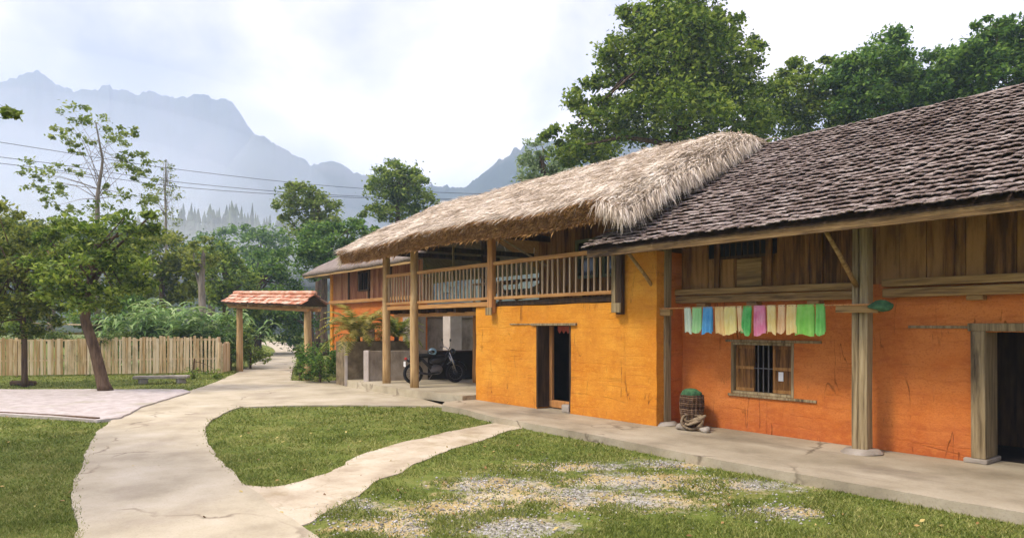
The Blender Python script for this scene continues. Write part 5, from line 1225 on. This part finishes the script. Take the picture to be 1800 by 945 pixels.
# ------------------------------------------------------------------ power cables with their poles
def pole(px, d, top, lb):
    b0 = gpt(px, d); po = empty('utility_pole', b0, lb, 'utility pole'); MB().tube([b0, (b0.x, b0.y, top)], [.16, .11], 10).build('shaft', M['wall_grey'], po, True)
    MB().bar((b0.x - .5, b0.y - .6, top - .3), (b0.x + .5, b0.y + .6, top - .3), .1, .1).build('crossarm', M['iron'], po)
wires = [((-700, 140), (0, 250), (330, 300), (660, 333), (1000, 345), 'uppermost black power cable crossing before the mountains'), ((-700, 210), (0, 276), (330, 322), (650, 346), (1000, 352), 'middle black power cable, just above the lowest one'), ((-700, 222), (0, 287), (330, 330), (640, 348), (1000, 356), 'lowest black power cable crossing before the mountains')]
for w in wires:
    pts = [at(p[0], p[1], d) for p, d in zip(w[:5], (44, 52, 58, 64, 72))]; fp = []
    for i in range(4):
        p0, p1, p2, p3 = pts[max(i - 1, 0)], pts[i], pts[i + 1], pts[min(i + 2, 4)]
        for j in range(5): t = j / 5; fp.append(.5 * ((2 * p1) + (p2 - p0) * t + (2 * p0 - 5 * p1 + 4 * p2 - p3) * t * t + (3 * p1 - p0 - 3 * p2 + p3) * t ** 3))
    fp.append(pts[-1]); tag(MB().tube(fp, .022, 5).build('power_cable', M['wire']), w[5], 'cable', 'power cables across the valley')

# ------------------------------------------------------------------ grass blades on the lawns
def inside(poly, X, Y):
    r = np.zeros(len(X), bool); n = len(poly)
    for i in range(n):
        x0, y0 = poly[i]; x1, y1 = poly[(i + 1) % n]
        if y0 == y1: continue
        c = ((y0 > Y) != (y1 > Y)) & (X < (x1 - x0) * (Y - y0) / (y1 - y0) + x0); r ^= c
    return r
def grass(n):
    # uniform over the picture's ground, so near lawn gets the finest blades
    a = rng.uniform(-.86, .86, n); d = 1 / rng.uniform(1 / 33., 1 / 3.6, n); d = d * np.where(rng.random(n) < .5, 1, rng.uniform(.9, 1.1, n))
    X = FW.x * d + RT.x * a * d; Y = FW.y * d + RT.y * a * d
    Xj, Yj = X + rng.normal(0, .045, n), Y + rng.normal(0, .045, n)
    ok = ~(inside(path_poly, Xj, Yj) | inside(side_poly, Xj, Yj) | inside(apron_poly, X, Y) | inside(patio_poly, X, Y) | inside(yard_poly, X, Y)) & (Y < 11.5) & (X > -31)
    den = np.ones(n); ang = math.atan2(RT.y, RT.x); ca, sa = math.cos(-ang), math.sin(-ang)
    nzz = np.array([mnoise.fractal(Vector((x * 1.6, y * 1.6, 3)), 1, 2, 4) for x, y in zip(X, Y)])
    for (c, rx, ry) in BARE:
        u, v_ = (X - c[0]), (Y - c[1]); p, q = u * ca - v_ * sa, u * sa + v_ * ca; dd = np.sqrt((p / rx) ** 2 + (q / ry) ** 2) + nzz * 1.7 + rng.normal(0, .25, n)
        den = np.minimum(den, np.clip((dd - .6) / .9, .10, 1))
    den *= np.clip(.75 + nzz * .7, .25, 1)
    ok &= rng.random(n) < den
    X, Y, d, nz = X[ok], Y[ok], d[ok], nzz[ok]; N = len(X)
    h = (.012 + .013 * np.clip(nz + .3, 0, 1) + .0007 * d) * np.minimum(rng.lognormal(-.05, .42, N), 3.2); w = np.maximum(.004, d * .0009) * rng.uniform(.7, 1.4, N)
    az = rng.uniform(0, 6.283, N); le = rng.uniform(.2, 1.3, N) * h; la = rng.uniform(0, 6.283, N)
    P = np.stack([X, Y, GZ + .02 * inside(path_poly, X, Y)], 1); s = np.stack([np.cos(az), np.sin(az), np.zeros(N)], 1) * w[:, None]
    T = P + np.stack([np.cos(la) * le, np.sin(la) * le, h], 1)
    V = np.stack([P - s, P + s, T], 1).reshape(-1, 3); F = np.arange(N)[:, None] * 3 + np.array([[0, 1, 2]])
    tag(np_mesh('grass', V, F, M['grassb']), 'short green lawn grass with worn bare patches', 'grass', kind='stuff')
grass(750000)

# ------------------------------------------------------------------ loose pebbles on the worn ground, fallen leaves
def pebbles(n):
    V, F = [], []
    octa = [(0, 1, 4), (1, 2, 4), (2, 3, 4), (3, 0, 4), (1, 0, 5), (2, 1, 5), (3, 2, 5), (0, 3, 5)]
    for _ in range(n):
        c, rx, ry = BARE[rng.integers(0, len(BARE))]; a, b_ = rng.normal(0, .5, 2); x = c[0] + RT.x * a * rx + FW.x * b_ * ry * 1.6; y = c[1] + RT.y * a * rx + FW.y * b_ * ry * 1.6
        if y > 7.3: continue
        r = .007 + .012 * rng.random() ** 2.5; t = rng.uniform(0, 6.28); k = len(V)
        for q in range(4): an = t + q * 1.571 + rng.uniform(-.3, .3); rr = r * rng.uniform(.8, 1.4); V.append((x + rr * math.cos(an), y + rr * math.sin(an), GZ + r * .3))
        V.append((x, y, GZ + r * 1.0)); V.append((x, y, GZ - r * .3)); F += [tuple(i + k for i in f) for f in octa]
    tag(np_mesh('pebbles', np.array(V), np.array(F), M['pebble']), 'loose grey pebbles lying on the worn patches of lawn', 'pebbles', kind='stuff')
M['pebble'] = nmat('grey_pebble', [(.16, .15, .13), (.34, .32, .29), (.52, .50, .47)], 3, .9, island=.3, bump=0)
pebbles(4200)
def litter(n):
    a = rng.uniform(-.8, .8, n); d = 1 / rng.uniform(1 / 24., 1 / 4.2, n); X = FW.x * d + RT.x * a * d; Y = FW.y * d + RT.y * a * d
    ok = (Y < 7.6) & (X > -24); X, Y = X[ok], Y[ok]; z = np.where(inside(path_poly, X, Y) | inside(patio_poly, X, Y), PZ + .012, np.where(inside(yard_poly, X, Y), GZ + .07, GZ + .028))
    keep = rng.random(len(X)) < np.where(z > GZ + .03, .25, 1.0); P = np.stack([X, Y, z], 1)[keep]
    V, F = leaves(P, .055, 2.2, .5); tag(np_mesh('fallen_leaves', V, F, M['dead_leaf']), 'scattered dry fallen leaves on the lawn and paths', 'fallen leaves', kind='stuff')
M['dead_leaf'] = nmat('dry_fallen_leaf', [(.16, .08, .03), (.34, .20, .07), (.46, .36, .12)], 2, .8, island=.3, bump=0)
litter(520)
